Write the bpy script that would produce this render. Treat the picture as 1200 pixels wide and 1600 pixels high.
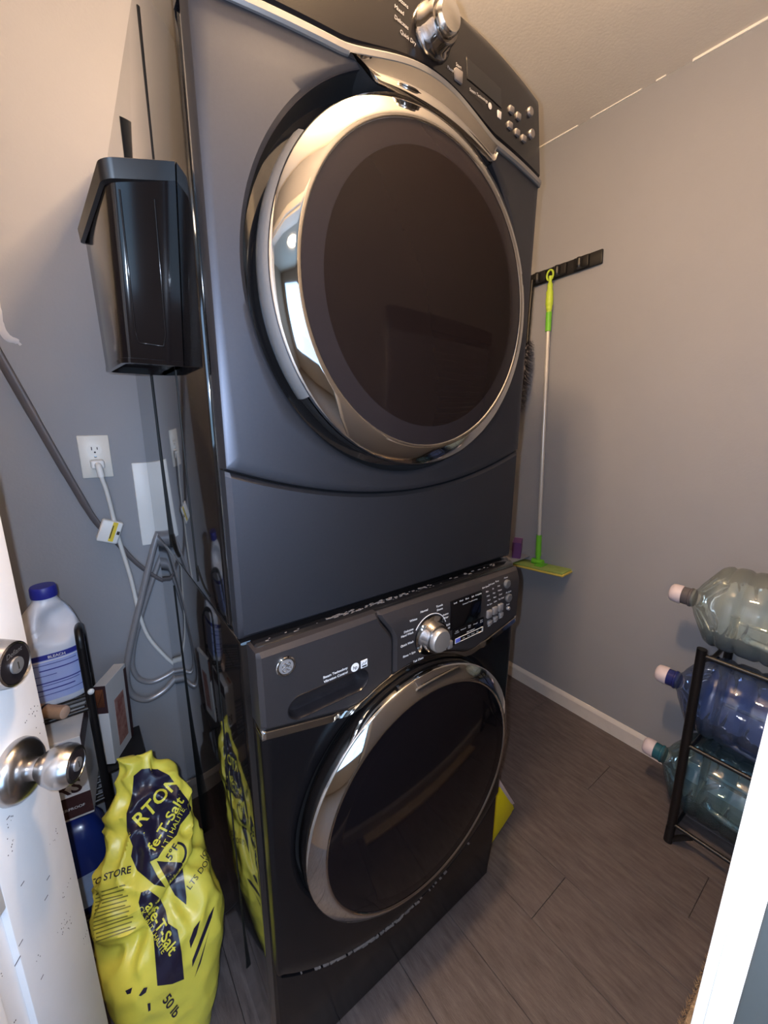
import bpy, bmesh, math, random
from mathutils import Vector, Matrix, noise
from mathutils.bvhtree import BVHTree

random.seed(7)
for o in list(bpy.data.objects):
    bpy.data.objects.remove(o, do_unlink=True)
scene = bpy.context.scene
COL = scene.collection
R = math.radians

# ------------------------------------------------------------------ camera
CAM_YAW, CAM_PITCH, CAM_ROLL = R(37.114), R(-12.971), R(0.237)
cam_data = bpy.data.cameras.new('camera')
cam = bpy.data.objects.new('camera', cam_data)
COL.objects.link(cam)
_d = Vector((math.sin(CAM_YAW) * math.cos(CAM_PITCH), math.cos(CAM_YAW) * math.cos(CAM_PITCH), math.sin(CAM_PITCH)))
_r = Vector((math.cos(CAM_YAW), -math.sin(CAM_YAW), 0))
_u = _r.cross(_d)
_r2 = _r * math.cos(CAM_ROLL) + _u * math.sin(CAM_ROLL)
_u2 = -_r * math.sin(CAM_ROLL) + _u * math.cos(CAM_ROLL)
cam.matrix_world = Matrix(((_r2.x, _u2.x, -_d.x, -0.169), (_r2.y, _u2.y, -_d.y, -0.5946), (_r2.z, _u2.z, -_d.z, 1.372), (0, 0, 0, 1)))
cam_data.sensor_fit = 'VERTICAL'
cam_data.sensor_height = 36.0
cam_data.sensor_width = 27.0
cam_data.lens = 638.09 / 1600 * 36.0
cam_data.clip_start = 0.01
cam_data.clip_end = 200
scene.camera = cam

# ------------------------------------------------------------------ world, lights, exposure
world = bpy.data.worlds.new('world'); scene.world = world
world.use_nodes = True
wn = world.node_tree.nodes; wl = world.node_tree.links
bg = wn['Background']
bg.inputs[0].default_value = (0.42, 0.66, 1.0, 1)
bg.inputs[1].default_value = 0.9

def light(name, kind, loc, energy, color, rot=(0, 0, 0), **kw):
    d = bpy.data.lights.new(name, kind); d.energy = energy; d.color = color
    for k, v in kw.items(): setattr(d, k, v)
    o = bpy.data.objects.new(name, d); o.location = loc; o.rotation_euler = rot
    COL.objects.link(o); return o
# daylight that comes in through the window of the next room, behind the camera
light('window_daylight', 'AREA', (-0.80, -2.66, 1.45), 17, (0.40, 0.64, 1.0), (R(90), 0, R(0)), shape='RECTANGLE', size=1.55, size_y=1.45)
# unseen ceiling lamp, only assumed for the next room
light('assumed_next_room_lamp', 'AREA', (-0.55, -1.55, 2.38), 5, (1.0, 0.80, 0.58), (0, 0, 0), shape='DISK', size=0.30)

# the phone's own flash, a hand's breadth from the lens
_f = Vector((-0.169, -0.5946, 1.372)) - _r2 * 0.022 + _u2 * 0.010
light('phone_flash', 'POINT', _f, 15.5, (0.66, 0.79, 1.0), shadow_soft_size=0.004)

vs = scene.view_settings
vs.view_transform = 'Standard'; vs.look = 'None'; vs.gamma = 1.0; vs.use_curve_mapping = False
vs.exposure = 0.92

# ------------------------------------------------------------------ materials
def mat(name, color, rough=0.5, metal=0.0, var=0.0, vscale=8.0, bump=0.0, bscale=60.0, coat=0.0, color2=None, stretch=None, spec=0.5, rvar=0.0, emit=None, alpha=None, trans=0.0, ior=1.45, objrand=0.0, thresh=None):
    m = bpy.data.materials.new(name); m.use_nodes = True
    nt = m.node_tree; N = nt.nodes; L = nt.links
    b = N['Principled BSDF']
    b.inputs['Base Color'].default_value = (*color, 1)
    b.inputs['Roughness'].default_value = rough
    b.inputs['Metallic'].default_value = metal
    b.inputs['Coat Weight'].default_value = coat
    b.inputs['Coat Roughness'].default_value = 0.04
    b.inputs['Specular IOR Level'].default_value = spec
    b.inputs['IOR'].default_value = ior
    if trans: b.inputs['Transmission Weight'].default_value = trans
    if emit:
        b.inputs['Emission Color'].default_value = (*emit[0], 1); b.inputs['Emission Strength'].default_value = emit[1]
    tc = N.new('ShaderNodeTexCoord'); mp = N.new('ShaderNodeMapping')
    L.new(tc.outputs['Object'], mp.inputs['Vector'])
    if stretch: mp.inputs['Scale'].default_value = stretch
    if var or color2 or rvar:
        n = N.new('ShaderNodeTexNoise'); n.inputs['Scale'].default_value = vscale; n.inputs['Detail'].default_value = 9
        n.inputs['Roughness'].default_value = 0.68
        L.new(mp.outputs[0], n.inputs['Vector'])
        if objrand:
            oi = N.new('ShaderNodeObjectInfo'); cv = N.new('ShaderNodeCombineXYZ')
            mu = N.new('ShaderNodeMath'); mu.operation = 'MULTIPLY'; mu.inputs[1].default_value = 37.0
            L.new(oi.outputs['Random'], mu.inputs[0]); L.new(mu.outputs[0], cv.inputs[0]); L.new(mu.outputs[0], cv.inputs[1])
            L.new(cv.outputs[0], mp.inputs['Location'])
        cr = N.new('ShaderNodeValToRGB')
        c2 = color2 if color2 else tuple(max(0, c * (1 - var)) for c in color)
        c1 = color if color2 else tuple(min(1, c * (1 + var)) for c in color)
        cr.color_ramp.elements[0].position = thresh[0] if thresh else 0.3; cr.color_ramp.elements[0].color = (*c2, 1)
        cr.color_ramp.elements[1].position = thresh[1] if thresh else 0.7; cr.color_ramp.elements[1].color = (*c1, 1)
        L.new(n.outputs['Fac'], cr.inputs[0])
        if var or color2: L.new(cr.outputs[0], b.inputs['Base Color'])
        if rvar:
            mr = N.new('ShaderNodeMapRange'); mr.inputs['To Min'].default_value = max(0.02, rough - rvar); mr.inputs['To Max'].default_value = min(1, rough + rvar)
            L.new(n.outputs['Fac'], mr.inputs['Value']); L.new(mr.outputs[0], b.inputs['Roughness'])
    if bump:
        n2 = N.new('ShaderNodeTexNoise'); n2.inputs['Scale'].default_value = bscale; n2.inputs['Detail'].default_value = 4
        L.new(mp.outputs[0], n2.inputs['Vector'])
        bp = N.new('ShaderNodeBump'); bp.inputs['Strength'].default_value = bump; bp.inputs['Distance'].default_value = 0.004
        L.new(n2.outputs['Fac'], bp.inputs['Height']); L.new(bp.outputs[0], b.inputs['Normal'])
    return m

def clear_plastic(name, tint, body, gloss_rough=0.04, body_fac=0.16):
    """Thin clear moulded plastic: tinted see-through, a little milky body, glossy skin."""
    m = bpy.data.materials.new(name); m.use_nodes = True
    nt = m.node_tree; N = nt.nodes; L = nt.links
    N.remove(N['Principled BSDF']); out = N['Material Output']
    t = N.new('ShaderNodeBsdfTransparent'); t.inputs[0].default_value = (*tint, 1)
    d = N.new('ShaderNodeBsdfDiffuse'); d.inputs[0].default_value = (*body, 1)
    g = N.new('ShaderNodeBsdfGlossy'); g.inputs['Roughness'].default_value = gloss_rough
    f = N.new('ShaderNodeFresnel'); f.inputs[0].default_value = 1.5
    tc = N.new('ShaderNodeTexCoord'); n = N.new('ShaderNodeTexNoise'); n.inputs['Scale'].default_value = 14
    bp = N.new('ShaderNodeBump'); bp.inputs['Strength'].default_value = 0.25; bp.inputs['Distance'].default_value = 0.01
    L.new(tc.outputs['Object'], n.inputs['Vector']); L.new(n.outputs['Fac'], bp.inputs['Height'])
    L.new(bp.outputs[0], g.inputs['Normal']); L.new(bp.outputs[0], f.inputs['Normal'])
    m1 = N.new('ShaderNodeMixShader'); m1.inputs[0].default_value = body_fac
    L.new(t.outputs[0], m1.inputs[1]); L.new(d.outputs[0], m1.inputs[2])
    m2 = N.new('ShaderNodeMixShader'); L.new(f.outputs[0], m2.inputs[0]); L.new(m1.outputs[0], m2.inputs[1]); L.new(g.outputs[0], m2.inputs[2])
    L.new(m2.outputs[0], out.inputs[0])
    return m

M = {}
M['wall'] = mat('grey_wall_paint', (0.295, 0.298, 0.325), 0.62, var=0.03, vscale=2.5, bump=0.10, bscale=140, spec=0.4)
M['ceiling'] = mat('ceiling_paint', (0.80, 0.74, 0.66), 0.75, var=0.03, vscale=3, bump=0.12, bscale=120)
M['hall'] = mat('next_room_beige_paint', (0.42, 0.33, 0.25), 0.8, var=0.03)
M['trimw'] = mat('white_trim_paint', (0.62, 0.60, 0.57), 0.45, var=0.04, vscale=5, bump=0.05)
M['base_dirty'] = mat('white_baseboard_paint', (0.66, 0.62, 0.60), 0.5, var=0.07, vscale=9, bump=0.05)
M['doorpaint'] = mat('white_door_paint', (0.70, 0.70, 0.72), 0.42, var=0.035, vscale=6, bump=0.06, bscale=90)
M['plank'] = mat('dark_vinyl_plank', (0.165, 0.136, 0.134), 0.42, color2=(0.062, 0.049, 0.049), vscale=6.0, stretch=(11, 1.8, 1), bump=0.25, bscale=40, objrand=1, rvar=0.10, thresh=(0.30, 0.78))
M['joint'] = mat('plank_joint', (0.018, 0.014, 0.013), 0.8, var=0.1)
M['side'] = mat('black_gloss_enamel', (0.006, 0.0055, 0.006), 0.07, var=0.1, coat=0.6, rvar=0.025, vscale=5)
M['sidegroove'] = mat('groove_black', (0.002, 0.002, 0.002), 0.6, var=0.1)
M['graphite'] = mat('graphite_metallic_paint', (0.064, 0.068, 0.084), 0.49, metal=0.92, var=0.03, vscale=220, coat=0.0, bump=0.03, bscale=900)
M['graphite_dark'] = mat('dark_graphite_paint', (0.0055, 0.005, 0.006), 0.17, metal=0.0, spec=0.25, var=0.05, vscale=220, bump=0.03, bscale=900)
M['panelmat'] = mat('panel_satin_charcoal', (0.034, 0.031, 0.034), 0.36, metal=0.35, var=0.05, vscale=200, bump=0.03, bscale=900)
M['griprecess'] = mat('dusty_black_recess', (0.012, 0.011, 0.013), 0.22, var=0.2, rvar=0.15, vscale=60, spec=0.6)
M['well'] = mat('door_well_grey', (0.022, 0.022, 0.024), 0.38, metal=0.2, var=0.05)
M['chrome'] = mat('chrome', (0.46, 0.445, 0.43), 0.045, metal=1.0, var=0.02, vscale=4)
M['chrome_dusty'] = mat('dusty_chrome', (0.62, 0.60, 0.57), 0.16, metal=1.0, var=0.06, vscale=12, rvar=0.06)
M['dialchrome'] = mat('dark_chrome', (0.24, 0.23, 0.23), 0.07, metal=1.0, var=0.05)
M['silver'] = mat('silver_plastic', (0.46, 0.45, 0.45), 0.34, metal=0.8, var=0.03)
M['striptrim'] = mat('satin_trim', (0.24, 0.235, 0.235), 0.36, metal=0.7, var=0.03)
M['greyhinge'] = mat('grey_hinge_plastic', (0.13, 0.13, 0.135), 0.3, metal=0.3, var=0.03)
M['glass'] = mat('smoked_door_glass', (0.009, 0.0055, 0.005), 0.05, var=0.05, spec=0.2)
M['glassrim'] = mat('smoked_rim_plastic', (0.016, 0.012, 0.013), 0.14, var=0.05, spec=0.28)
M['glassb'] = mat('black_door_glass', (0.004, 0.0032, 0.0045), 0.06, var=0.05, spec=0.2)
M['dust'] = mat('lint_dust', (0.20, 0.175, 0.165), 0.95, color2=(0.07, 0.06, 0.06), vscale=40, bump=0.5, bscale=120)
M['print'] = mat('white_print', (0.72, 0.72, 0.74), 0.6, var=0.03)
M['printdim'] = mat('grey_print', (0.34, 0.33, 0.33), 0.6, var=0.03)
M['printblue'] = mat('blue_print', (0.10, 0.13, 0.55), 0.5, var=0.03)
M['display'] = mat('black_display_glass', (0.002, 0.002, 0.003), 0.08, var=0.05)
M['btn'] = mat('grey_button', (0.28, 0.27, 0.28), 0.35, metal=0.5, var=0.03)
M['btndark'] = mat('dim_button', (0.13, 0.12, 0.12), 0.35, metal=0.3, var=0.03)
M['dark_plastic'] = mat('smoked_bin_plastic', (0.007, 0.005, 0.005), 0.10, var=0.2, vscale=3, spec=0.3)
M['black'] = mat('black_powder_coat', (0.008, 0.007, 0.008), 0.38, var=0.15, bump=0.05)
M['blackplastic'] = mat('black_moulded_plastic', (0.008, 0.007, 0.0075), 0.38, var=0.1)
M['ivory'] = mat('ivory_outlet_plastic', (0.78, 0.74, 0.68), 0.35, var=0.02)
M['whiteplastic'] = mat('white_plastic', (0.80, 0.79, 0.78), 0.4, var=0.02)
M['slot'] = mat('dark_slot', (0.03, 0.025, 0.02), 0.7, var=0.1)
M['cordwhite'] = mat('white_cord', (0.70, 0.68, 0.66), 0.45, var=0.03)
M['cordgrey'] = mat('grey_cord', (0.13, 0.115, 0.12), 0.45, var=0.08)
M['cordsilver'] = mat('silver_grey_hose', (0.34, 0.33, 0.35), 0.3, metal=0.35, var=0.06)
M['stickeryellow'] = mat('yellow_sticker', (0.75, 0.55, 0.03), 0.5, var=0.04)
M['bleachbody'] = mat('milky_white_jug', (0.66, 0.68, 0.76), 0.35, var=0.04, spec=0.5)
M['bluecap'] = mat('deep_blue_cap', (0.025, 0.03, 0.28), 0.4, var=0.08)
M['labelblue'] = mat('pale_blue_label', (0.36, 0.43, 0.74), 0.5, var=0.06, vscale=20)
M['labelnavy'] = mat('navy_label_band', (0.03, 0.035, 0.26), 0.5, var=0.06)
M['bluejug'] = mat('deep_blue_jug', (0.012, 0.028, 0.17), 0.22, var=0.15, vscale=6, coat=0.3)
M['juglabel'] = mat('pale_blue_jug_label', (0.30, 0.40, 0.60), 0.5, var=0.12, vscale=12)
M['card_white'] = mat('white_carton', (0.60, 0.58, 0.58), 0.6, var=0.04, vscale=8)
M['card_dark'] = mat('dark_maroon_print', (0.045, 0.018, 0.02), 0.5, var=0.2, vscale=20)
M['card_red'] = mat('red_food_print', (0.22, 0.045, 0.035), 0.5, color2=(0.50, 0.30, 0.25), vscale=40)
M['card_orange'] = mat('orange_print', (0.40, 0.13, 0.05), 0.5, var=0.2, vscale=30)
M['cork'] = mat('tan_wood', (0.36, 0.22, 0.14), 0.6, var=0.15, vscale=25)
M['corkend'] = mat('pale_wood_end', (0.60, 0.40, 0.30), 0.6, var=0.08, vscale=40)
M['bag'] = mat('yellow_bag_film', (0.68, 0.59, 0.075), 0.34, var=0.05, vscale=10, bump=0.15, bscale=40)
M['bagnavy'] = mat('navy_bag_print', (0.016, 0.012, 0.030), 0.3, var=0.12, vscale=15)
M['bagyellowprint'] = mat('yellow_bag_lettering', (0.70, 0.62, 0.06), 0.4, var=0.03)
M['bagfine'] = mat('small_bag_print', (0.20, 0.17, 0.03), 0.5, var=0.1)
M['satin'] = mat('satin_nickel', (0.46, 0.44, 0.43), 0.24, metal=1.0, color2=(0.16, 0.14, 0.13), vscale=7, rvar=0.06, thresh=(0.30, 0.52))
M['keyface'] = mat('dark_key_face', (0.055, 0.045, 0.05), 0.35, metal=0.8, var=0.1)
M['scuff'] = mat('dark_scuff', (0.08, 0.07, 0.08), 0.8, var=0.2)
M['mopgreen'] = mat('lime_green_plastic', (0.16, 0.52, 0.035), 0.4, var=0.04)
M['moplime'] = mat('yellow_green_plastic', (0.46, 0.62, 0.05), 0.4, var=0.04)
M['mopyellow'] = mat('yellow_mop_edge', (0.62, 0.50, 0.10), 0.5, var=0.05)
M['moppad'] = mat('green_mop_plate', (0.30, 0.40, 0.10), 0.55, var=0.15, vscale=30)
M['mopwhite'] = mat('pale_mop_pole', (0.66, 0.63, 0.60), 0.3, metal=0.3, var=0.03)
M['fuzz'] = mat('grey_duster_fibre', (0.34, 0.33, 0.38), 0.9, color2=(0.10, 0.10, 0.14), vscale=60)
M['purple'] = mat('purple_carton', (0.16, 0.06, 0.20), 0.5, var=0.08)
M['pink'] = mat('pink_carton_edge', (0.48, 0.20, 0.36), 0.5, var=0.05)
M['orange'] = mat('orange_carton', (0.75, 0.30, 0.10), 0.5, var=0.06)
M['yellowpack'] = mat('bright_yellow_film', (0.80, 0.68, 0.01), 0.35, var=0.06, bump=0.2, bscale=30)
M['capwhite'] = mat('pale_pink_cap', (0.68, 0.58, 0.62), 0.4, var=0.04)
M['neckdark'] = mat('dark_neck_plastic', (0.10, 0.09, 0.10), 0.2, var=0.1)
M['neckblue'] = mat('navy_neck_plastic', (0.018, 0.025, 0.14), 0.2, var=0.1)
M['neckteal'] = mat('teal_neck_plastic', (0.02, 0.10, 0.14), 0.2, var=0.1)
M['clear'] = clear_plastic('clear_bottle_plastic', (0.88, 0.95, 0.94), (0.74, 0.84, 0.82), body_fac=0.20)
M['clearblue'] = clear_plastic('blue_bottle_plastic', (0.52, 0.64, 0.92), (0.26, 0.36, 0.66), body_fac=0.15)
M['clearteal'] = clear_plastic('teal_bottle_plastic', (0.70, 0.86, 0.92), (0.36, 0.54, 0.60), body_fac=0.12)
M['rug'] = mat('beige_mat_pile', (0.52, 0.38, 0.24), 0.95, var=0.15, vscale=50, bump=0.6, bscale=200)
M['caulk'] = mat('white_caulk', (0.85, 0.82, 0.78), 0.6, var=0.03)
M['patch'] = mat('white_spackle', (0.62, 0.60, 0.62), 0.8, var=0.05)
M['weather'] = mat('grey_weatherstrip', (0.035, 0.04, 0.04), 0.7, var=0.08)
M['blind'] = mat('blind_slat', (0.70, 0.66, 0.66), 0.5, var=0.04)
M['leaf'] = mat('leaf_green', (0.10, 0.30, 0.04), 0.6, color2=(0.03, 0.12, 0.02), vscale=3)
M['grass'] = mat('lawn', (0.12, 0.28, 0.06), 0.9, var=0.2)
M['bulb'] = mat('lit_bulb_glass', (1, 0.9, 0.75), 0.3, var=0.01, emit=((1.0, 0.74, 0.42), 26.0))
M['wood_floor2'] = mat('next_room_floor', (0.18, 0.12, 0.08), 0.5, var=0.1, stretch=(8, 1, 1))

# ------------------------------------------------------------------ helpers
def tag(o, label=None, cat=None, group=None, kind=None):
    if label: o['label'] = label
    if cat: o['category'] = cat
    if group: o['group'] = group
    if kind: o['kind'] = kind
    return o

def thing(name, label, cat, loc, group=None):
    o = bpy.data.objects.new(name, None); o.location = loc; o.empty_display_size = 0.05
    COL.objects.link(o); return tag(o, label, cat, group)

def root_of(o):
    p = Vector((0, 0, 0))
    while o: p = p + o.location; o = o.parent
    return p

def link(name, me, m, parent=None, smooth=False, angle=None):
    if m is not None:
        me.materials.clear(); me.materials.append(M[m] if isinstance(m, str) else m)
    o = bpy.data.objects.new(name, me); COL.objects.link(o)
    if parent is not None:
        o.parent = parent
        # vertices are given in room coordinates: the parent only carries a translation
        o.location = -root_of(parent)
    if smooth:
        for p in me.polygons: p.use_smooth = True
        if angle is not None:
            me.set_sharp_from_angle(angle=R(angle))
    return o

def mesh_of(bm, name='m'):
    bmesh.ops.recalc_face_normals(bm, faces=bm.faces)
    me = bpy.data.meshes.new(name); bm.to_mesh(me); bm.free(); return me

def add_box(bm, lo, hi, mtx=None):
    vs_ = [bm.verts.new((x, y, z)) for x in (lo[0], hi[0]) for y in (lo[1], hi[1]) for z in (lo[2], hi[2])]
    for f in ((0, 1, 3, 2), (4, 6, 7, 5), (0, 4, 5, 1), (2, 3, 7, 6), (0, 2, 6, 4), (1, 5, 7, 3)):
        bm.faces.new([vs_[i] for i in f])
    if mtx is not None:
        for v in vs_: v.co = mtx @ v.co
    return vs_

def box_mesh(lo, hi, bev=0.0, seg=2, mtx=None):
    bm = bmesh.new(); add_box(bm, lo, hi)
    if bev: bmesh.ops.bevel(bm, geom=list(bm.edges), offset=bev, segments=seg, affect='EDGES', profile=0.5)
    if mtx is not None: bmesh.ops.transform(bm, matrix=mtx, verts=bm.verts)
    return mesh_of(bm)

def box(name, lo, hi, m, parent=None, bev=0.0, seg=2, mtx=None):
    return link(name, box_mesh(lo, hi, bev, seg, mtx), m, parent, smooth=bev > 0, angle=40)

def lathe_mesh(profile, n=48, axis='Z', at=(0, 0, 0), close=False, sx=1.0, sy=1.0, a0=0.0, a1=None):
    """profile: list of (r, h) swept about the axis. r==0 ends become poles. a1: partial sweep."""
    bm = bmesh.new(); rings = []
    full = a1 is None
    cnt = n if full else n + 1
    for r_, h in profile:
        if r_ < 1e-6:
            p = {'Z': (0, 0, h), 'Y': (0, h, 0), 'X': (h, 0, 0)}[axis]
            rings.append([bm.verts.new((p[0] + at[0], p[1] + at[1], p[2] + at[2]))])
        else:
            ring = []
            for i in range(cnt):
                a = (2 * math.pi * i / n) if full else a0 + (a1 - a0) * i / n
                c, s = r_ * math.cos(a) * sx, r_ * math.sin(a) * sy
                p = {'Z': (c, s, h), 'Y': (c, h, s), 'X': (h, c, s)}[axis]
                ring.append(bm.verts.new((p[0] + at[0], p[1] + at[1], p[2] + at[2])))
            rings.append(ring)
    m_ = n if full else n
    for a, b in zip(rings[:-1], rings[1:]):
        for i in range(m_):
            j = (i + 1) % n if full else i + 1
            if len(a) == 1 and len(b) == 1: continue
            if len(a) == 1: bm.faces.new((a[0], b[j], b[i]))
            elif len(b) == 1: bm.faces.new((a[i], a[j], b[0]))
            else: bm.faces.new((a[i], a[j], b[j], b[i]))
    if close and full:
        for rg in (rings[0], rings[-1]):
            if len(rg) > 2: bm.faces.new(rg)
    return mesh_of(bm)

def catmull(pts, per=8):
    pts = [Vector(p) for p in pts]; out = []
    P = [pts[0] * 2 - pts[1]] + pts + [pts[-1] * 2 - pts[-2]]
    for i in range(1, len(P) - 2):
        p0, p1, p2, p3 = P[i - 1:i + 3]
        for k in range(per):
            t = k / per
            out.append(0.5 * ((2 * p1) + (-p0 + p2) * t + (2 * p0 - 5 * p1 + 4 * p2 - p3) * t * t + (-p0 + 3 * p1 - 3 * p2 + p3) * t ** 3))
    out.append(pts[-1]); return out

def tube_mesh(path, rad, n=10, smooth_path=0, flat=None, closed=False):
    """tube along path; rad float or list; flat=(a,b) scales the section along side/normal."""
    pts = catmull(path, smooth_path) if smooth_path else [Vector(p) for p in path]
    bm = bmesh.new(); rings = []
    up = Vector((0.13, 0.31, 0.94)).normalized()
    for i, p in enumerate(pts):
        if closed: t = (pts[(i + 1) % len(pts)] - pts[i - 1]).normalized()
        else: t = (pts[min(i + 1, len(pts) - 1)] - pts[max(i - 1, 0)]).normalized()
        s = t.cross(up)
        if s.length < 1e-4: s = t.orthogonal()
        s.normalize(); u = s.cross(t).normalized(); up = u
        r_ = rad if not hasattr(rad, '__len__') else rad[min(int(i * len(rad) / len(pts)), len(rad) - 1)]
        fa, fb = flat if flat else (1, 1)
        rings.append([bm.verts.new(p + s * math.cos(2 * math.pi * k / n) * r_ * fa + u * math.sin(2 * math.pi * k / n) * r_ * fb) for k in range(n)])
    prs = list(zip(rings[:-1], rings[1:])) + ([(rings[-1], rings[0])] if closed else [])
    for a, b in prs:
        for k in range(n): bm.faces.new((a[k], a[(k + 1) % n], b[(k + 1) % n], b[k]))
    if not closed: bm.faces.new(rings[0][::-1]); bm.faces.new(rings[-1])
    return mesh_of(bm)

def tube(name, path, rad, m, parent=None, n=10, sp=0, flat=None, closed=False):
    return link(name, tube_mesh(path, rad, n, sp, flat, closed), m, parent, smooth=True, angle=50)

def poly_prism(pts, y0, y1, bev=0.0):
    """closed outline (x,z) between y0 (front, smaller y) and y1."""
    bm = bmesh.new()
    a = [bm.verts.new((x, y0, z)) for x, z in pts]; b = [bm.verts.new((x, y1, z)) for x, z in pts]
    n = len(pts); bm.faces.new(a); bm.faces.new(b[::-1])
    for i in range(n): bm.faces.new((a[i], b[i], b[(i + 1) % n], a[(i + 1) % n]))
    if bev:
        ed = [e for e in bm.edges if all(abs(v.co.y - y0) < 1e-7 for v in e.verts)]
        bmesh.ops.bevel(bm, geom=ed, offset=bev, segments=2, affect='EDGES')
    bmesh.ops.triangulate(bm, faces=[f for f in bm.faces if len(f.verts) > 4])
    return mesh_of(bm)

def patch_mesh(pos, yf, yback, nu=48, nv=10, bev=0.006):
    """a moulded panel: pos(u,v)->(x,z), front face at y=yf(x,z), rounded border, sides back to yback."""
    bm = bmesh.new()
    def ins(a, n):            # grid spacing with an extra row close to each border
        return a
    us = [0.0] + [i / nu for i in range(0, nu + 1)] + [1.0]
    vs_ = [0.0] + [i / nv for i in range(0, nv + 1)] + [1.0]
    x00, z00 = pos(0, 0); x10, z10 = pos(1, 0); x01, z01 = pos(0, 1)
    wu = max(1e-6, math.hypot(x10 - x00, z10 - z00)); hv = max(1e-6, math.hypot(x01 - x00, z01 - z00))
    grid = []
    for j, v in enumerate(vs_):
        row = []
        for i, u in enumerate(us):
            uu = min(max(u, bev / wu), 1 - bev / wu) if 0 < i < len(us) - 1 else u
            vv = min(max(v, bev / hv), 1 - bev / hv) if 0 < j < len(vs_) - 1 else v
            x, z = pos(uu, vv); y = yf(x, z)
            edge = (i in (0, len(us) - 1)) or (j in (0, len(vs_) - 1))
            row.append(bm.verts.new((x, y + (bev if edge else 0), z)))
        grid.append(row)
    for j in range(len(vs_) - 1):
        for i in range(len(us) - 1):
            bm.faces.new((grid[j][i], grid[j][i + 1], grid[j + 1][i + 1], grid[j + 1][i]))
    ring = grid[0] + [r_[-1] for r_ in grid[1:]] + grid[-1][::-1][1:] + [r_[0] for r_ in grid[::-1][1:-1]]
    bk = [bm.verts.new((v.co.x, yback, v.co.z)) for v in ring]
    n = len(ring)
    for i in range(n): bm.faces.new((ring[i], bk[i], bk[(i + 1) % n], ring[(i + 1) % n]))
    bm.faces.new(bk)
    return mesh_of(bm)

def ray_outline(outline, cx, cz, a):
    """distance from (cx,cz) along angle a to a closed outline of (x,z)."""
    dx, dz = math.cos(a), math.sin(a); best = None
    n = len(outline)
    for i in range(n):
        x1, z1 = outline[i]; x2, z2 = outline[(i + 1) % n]
        ex, ez = x2 - x1, z2 - z1
        den = dx * ez - dz * ex
        if abs(den) < 1e-12: continue
        t = ((x1 - cx) * ez - (z1 - cz) * ex) / den
        s = ((x1 - cx) * dz - (z1 - cz) * dx) / den
        if t > 0 and -1e-9 <= s <= 1 + 1e-9:
            best = t if best is None else max(best, t)
    return best

def holed_panel(outline, cx, cz, rh, yf, yback, bev=0.007, nr=6, extra_angles=(), well=None):
    """panel with a round hole; star-shaped outline about the hole centre."""
    angs = sorted(set([2 * math.pi * i / 180 for i in range(180)] + [math.atan2(z - cz, x - cx) % (2 * math.pi) for x, z in outline]))
    bm = bmesh.new(); rows = []
    rad = [ray_outline(outline, cx, cz, a) for a in angs]
    spec_rows = []
    spec_rows.append(('hole', yf + 0.012, 0.0)); spec_rows.append(('hole', yf + 0.004, 0.0)); spec_rows.append(('hole', yf, 0.006))
    for k in range(1, nr): spec_rows.append(('mid', yf, k / nr))
    spec_rows.append(('edge', yf, -bev)); spec_rows.append(('edge', yf + bev * 0.3, -bev * 0.3)); spec_rows.append(('edge', yf + bev, 0.0)); spec_rows.append(('edge', yback, 0.0))
    for kind, y, v in spec_rows:
        row = []
        for a, ro in zip(angs, rad):
            r0 = rh + 0.006; r1 = max(ro - bev, r0 + 0.0005)
            if kind == 'hole': r_ = rh + v
            elif kind == 'mid': r_ = r0 + (r1 - r0) * v
            else: r_ = max(ro + v, r0 + 0.0006 + (bev + v) * 0.05)
            row.append(bm.verts.new((cx + r_ * math.cos(a), y, cz + r_ * math.sin(a))))
        rows.append(row)
    n = len(angs)
    for a, b in zip(rows[:-1], rows[1:]):
        for i in range(n): bm.faces.new((a[i], a[(i + 1) % n], b[(i + 1) % n], b[i]))
    return mesh_of(bm)

_font_cache = {}
def text_mesh(body, size, align='CENTER', bold=False, maxedge=None, shear=0.0, space=1.0):
    c = bpy.data.curves.new('t', 'FONT'); c.body = body; c.size = size; c.align_x = align; c.align_y = 'CENTER'
    c.resolution_u = 3; c.shear = shear; c.space_character = space
    if bold: c.offset = size * 0.018
    o = bpy.data.objects.new('t', c); COL.objects.link(o)
    dg = bpy.context.evaluated_depsgraph_get()
    me = bpy.data.meshes.new_from_object(o.evaluated_get(dg))
    bpy.data.objects.remove(o); bpy.data.curves.remove(c)
    if maxedge:
        bm = bmesh.new(); bm.from_mesh(me); bmesh.ops.triangulate(bm, faces=bm.faces)
        for _ in range(5):
            ed = [e for e in bm.edges if e.calc_length() > maxedge]
            if not ed: break
            bmesh.ops.subdivide_edges(bm, edges=ed, cuts=1); bmesh.ops.triangulate(bm, faces=bm.faces)
        bm.to_mesh(me); bm.free()
    return me

def front_text(name, body, size, x, z, y, m='print', parent=None, rot=0.0, align='CENTER', bold=False, shear=0.0):
    me = text_mesh(body, size, align, bold, shear=shear)
    c, s = math.cos(rot), math.sin(rot)
    for v in me.vertices:
        a, b = v.co.x, v.co.y
        v.co = (x + a * c - b * s, y, z + a * s + b * c)
    return link(name, me, m, parent)

def boolean_diff(me, cutter):
    a = bpy.data.objects.new('a', me); b = bpy.data.objects.new('b', cutter)
    COL.objects.link(a); COL.objects.link(b)
    md = a.modifiers.new('b', 'BOOLEAN'); md.object = b; md.operation = 'DIFFERENCE'; md.solver = 'EXACT'
    dg = bpy.context.evaluated_depsgraph_get()
    r_ = bpy.data.meshes.new_from_object(a.evaluated_get(dg))
    bpy.data.objects.remove(a); bpy.data.objects.remove(b)
    return r_

def smoothstep(a, b, x):
    t = min(1, max(0, (x - a) / (b - a))); return t * t * (3 - 2 * t)

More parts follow.
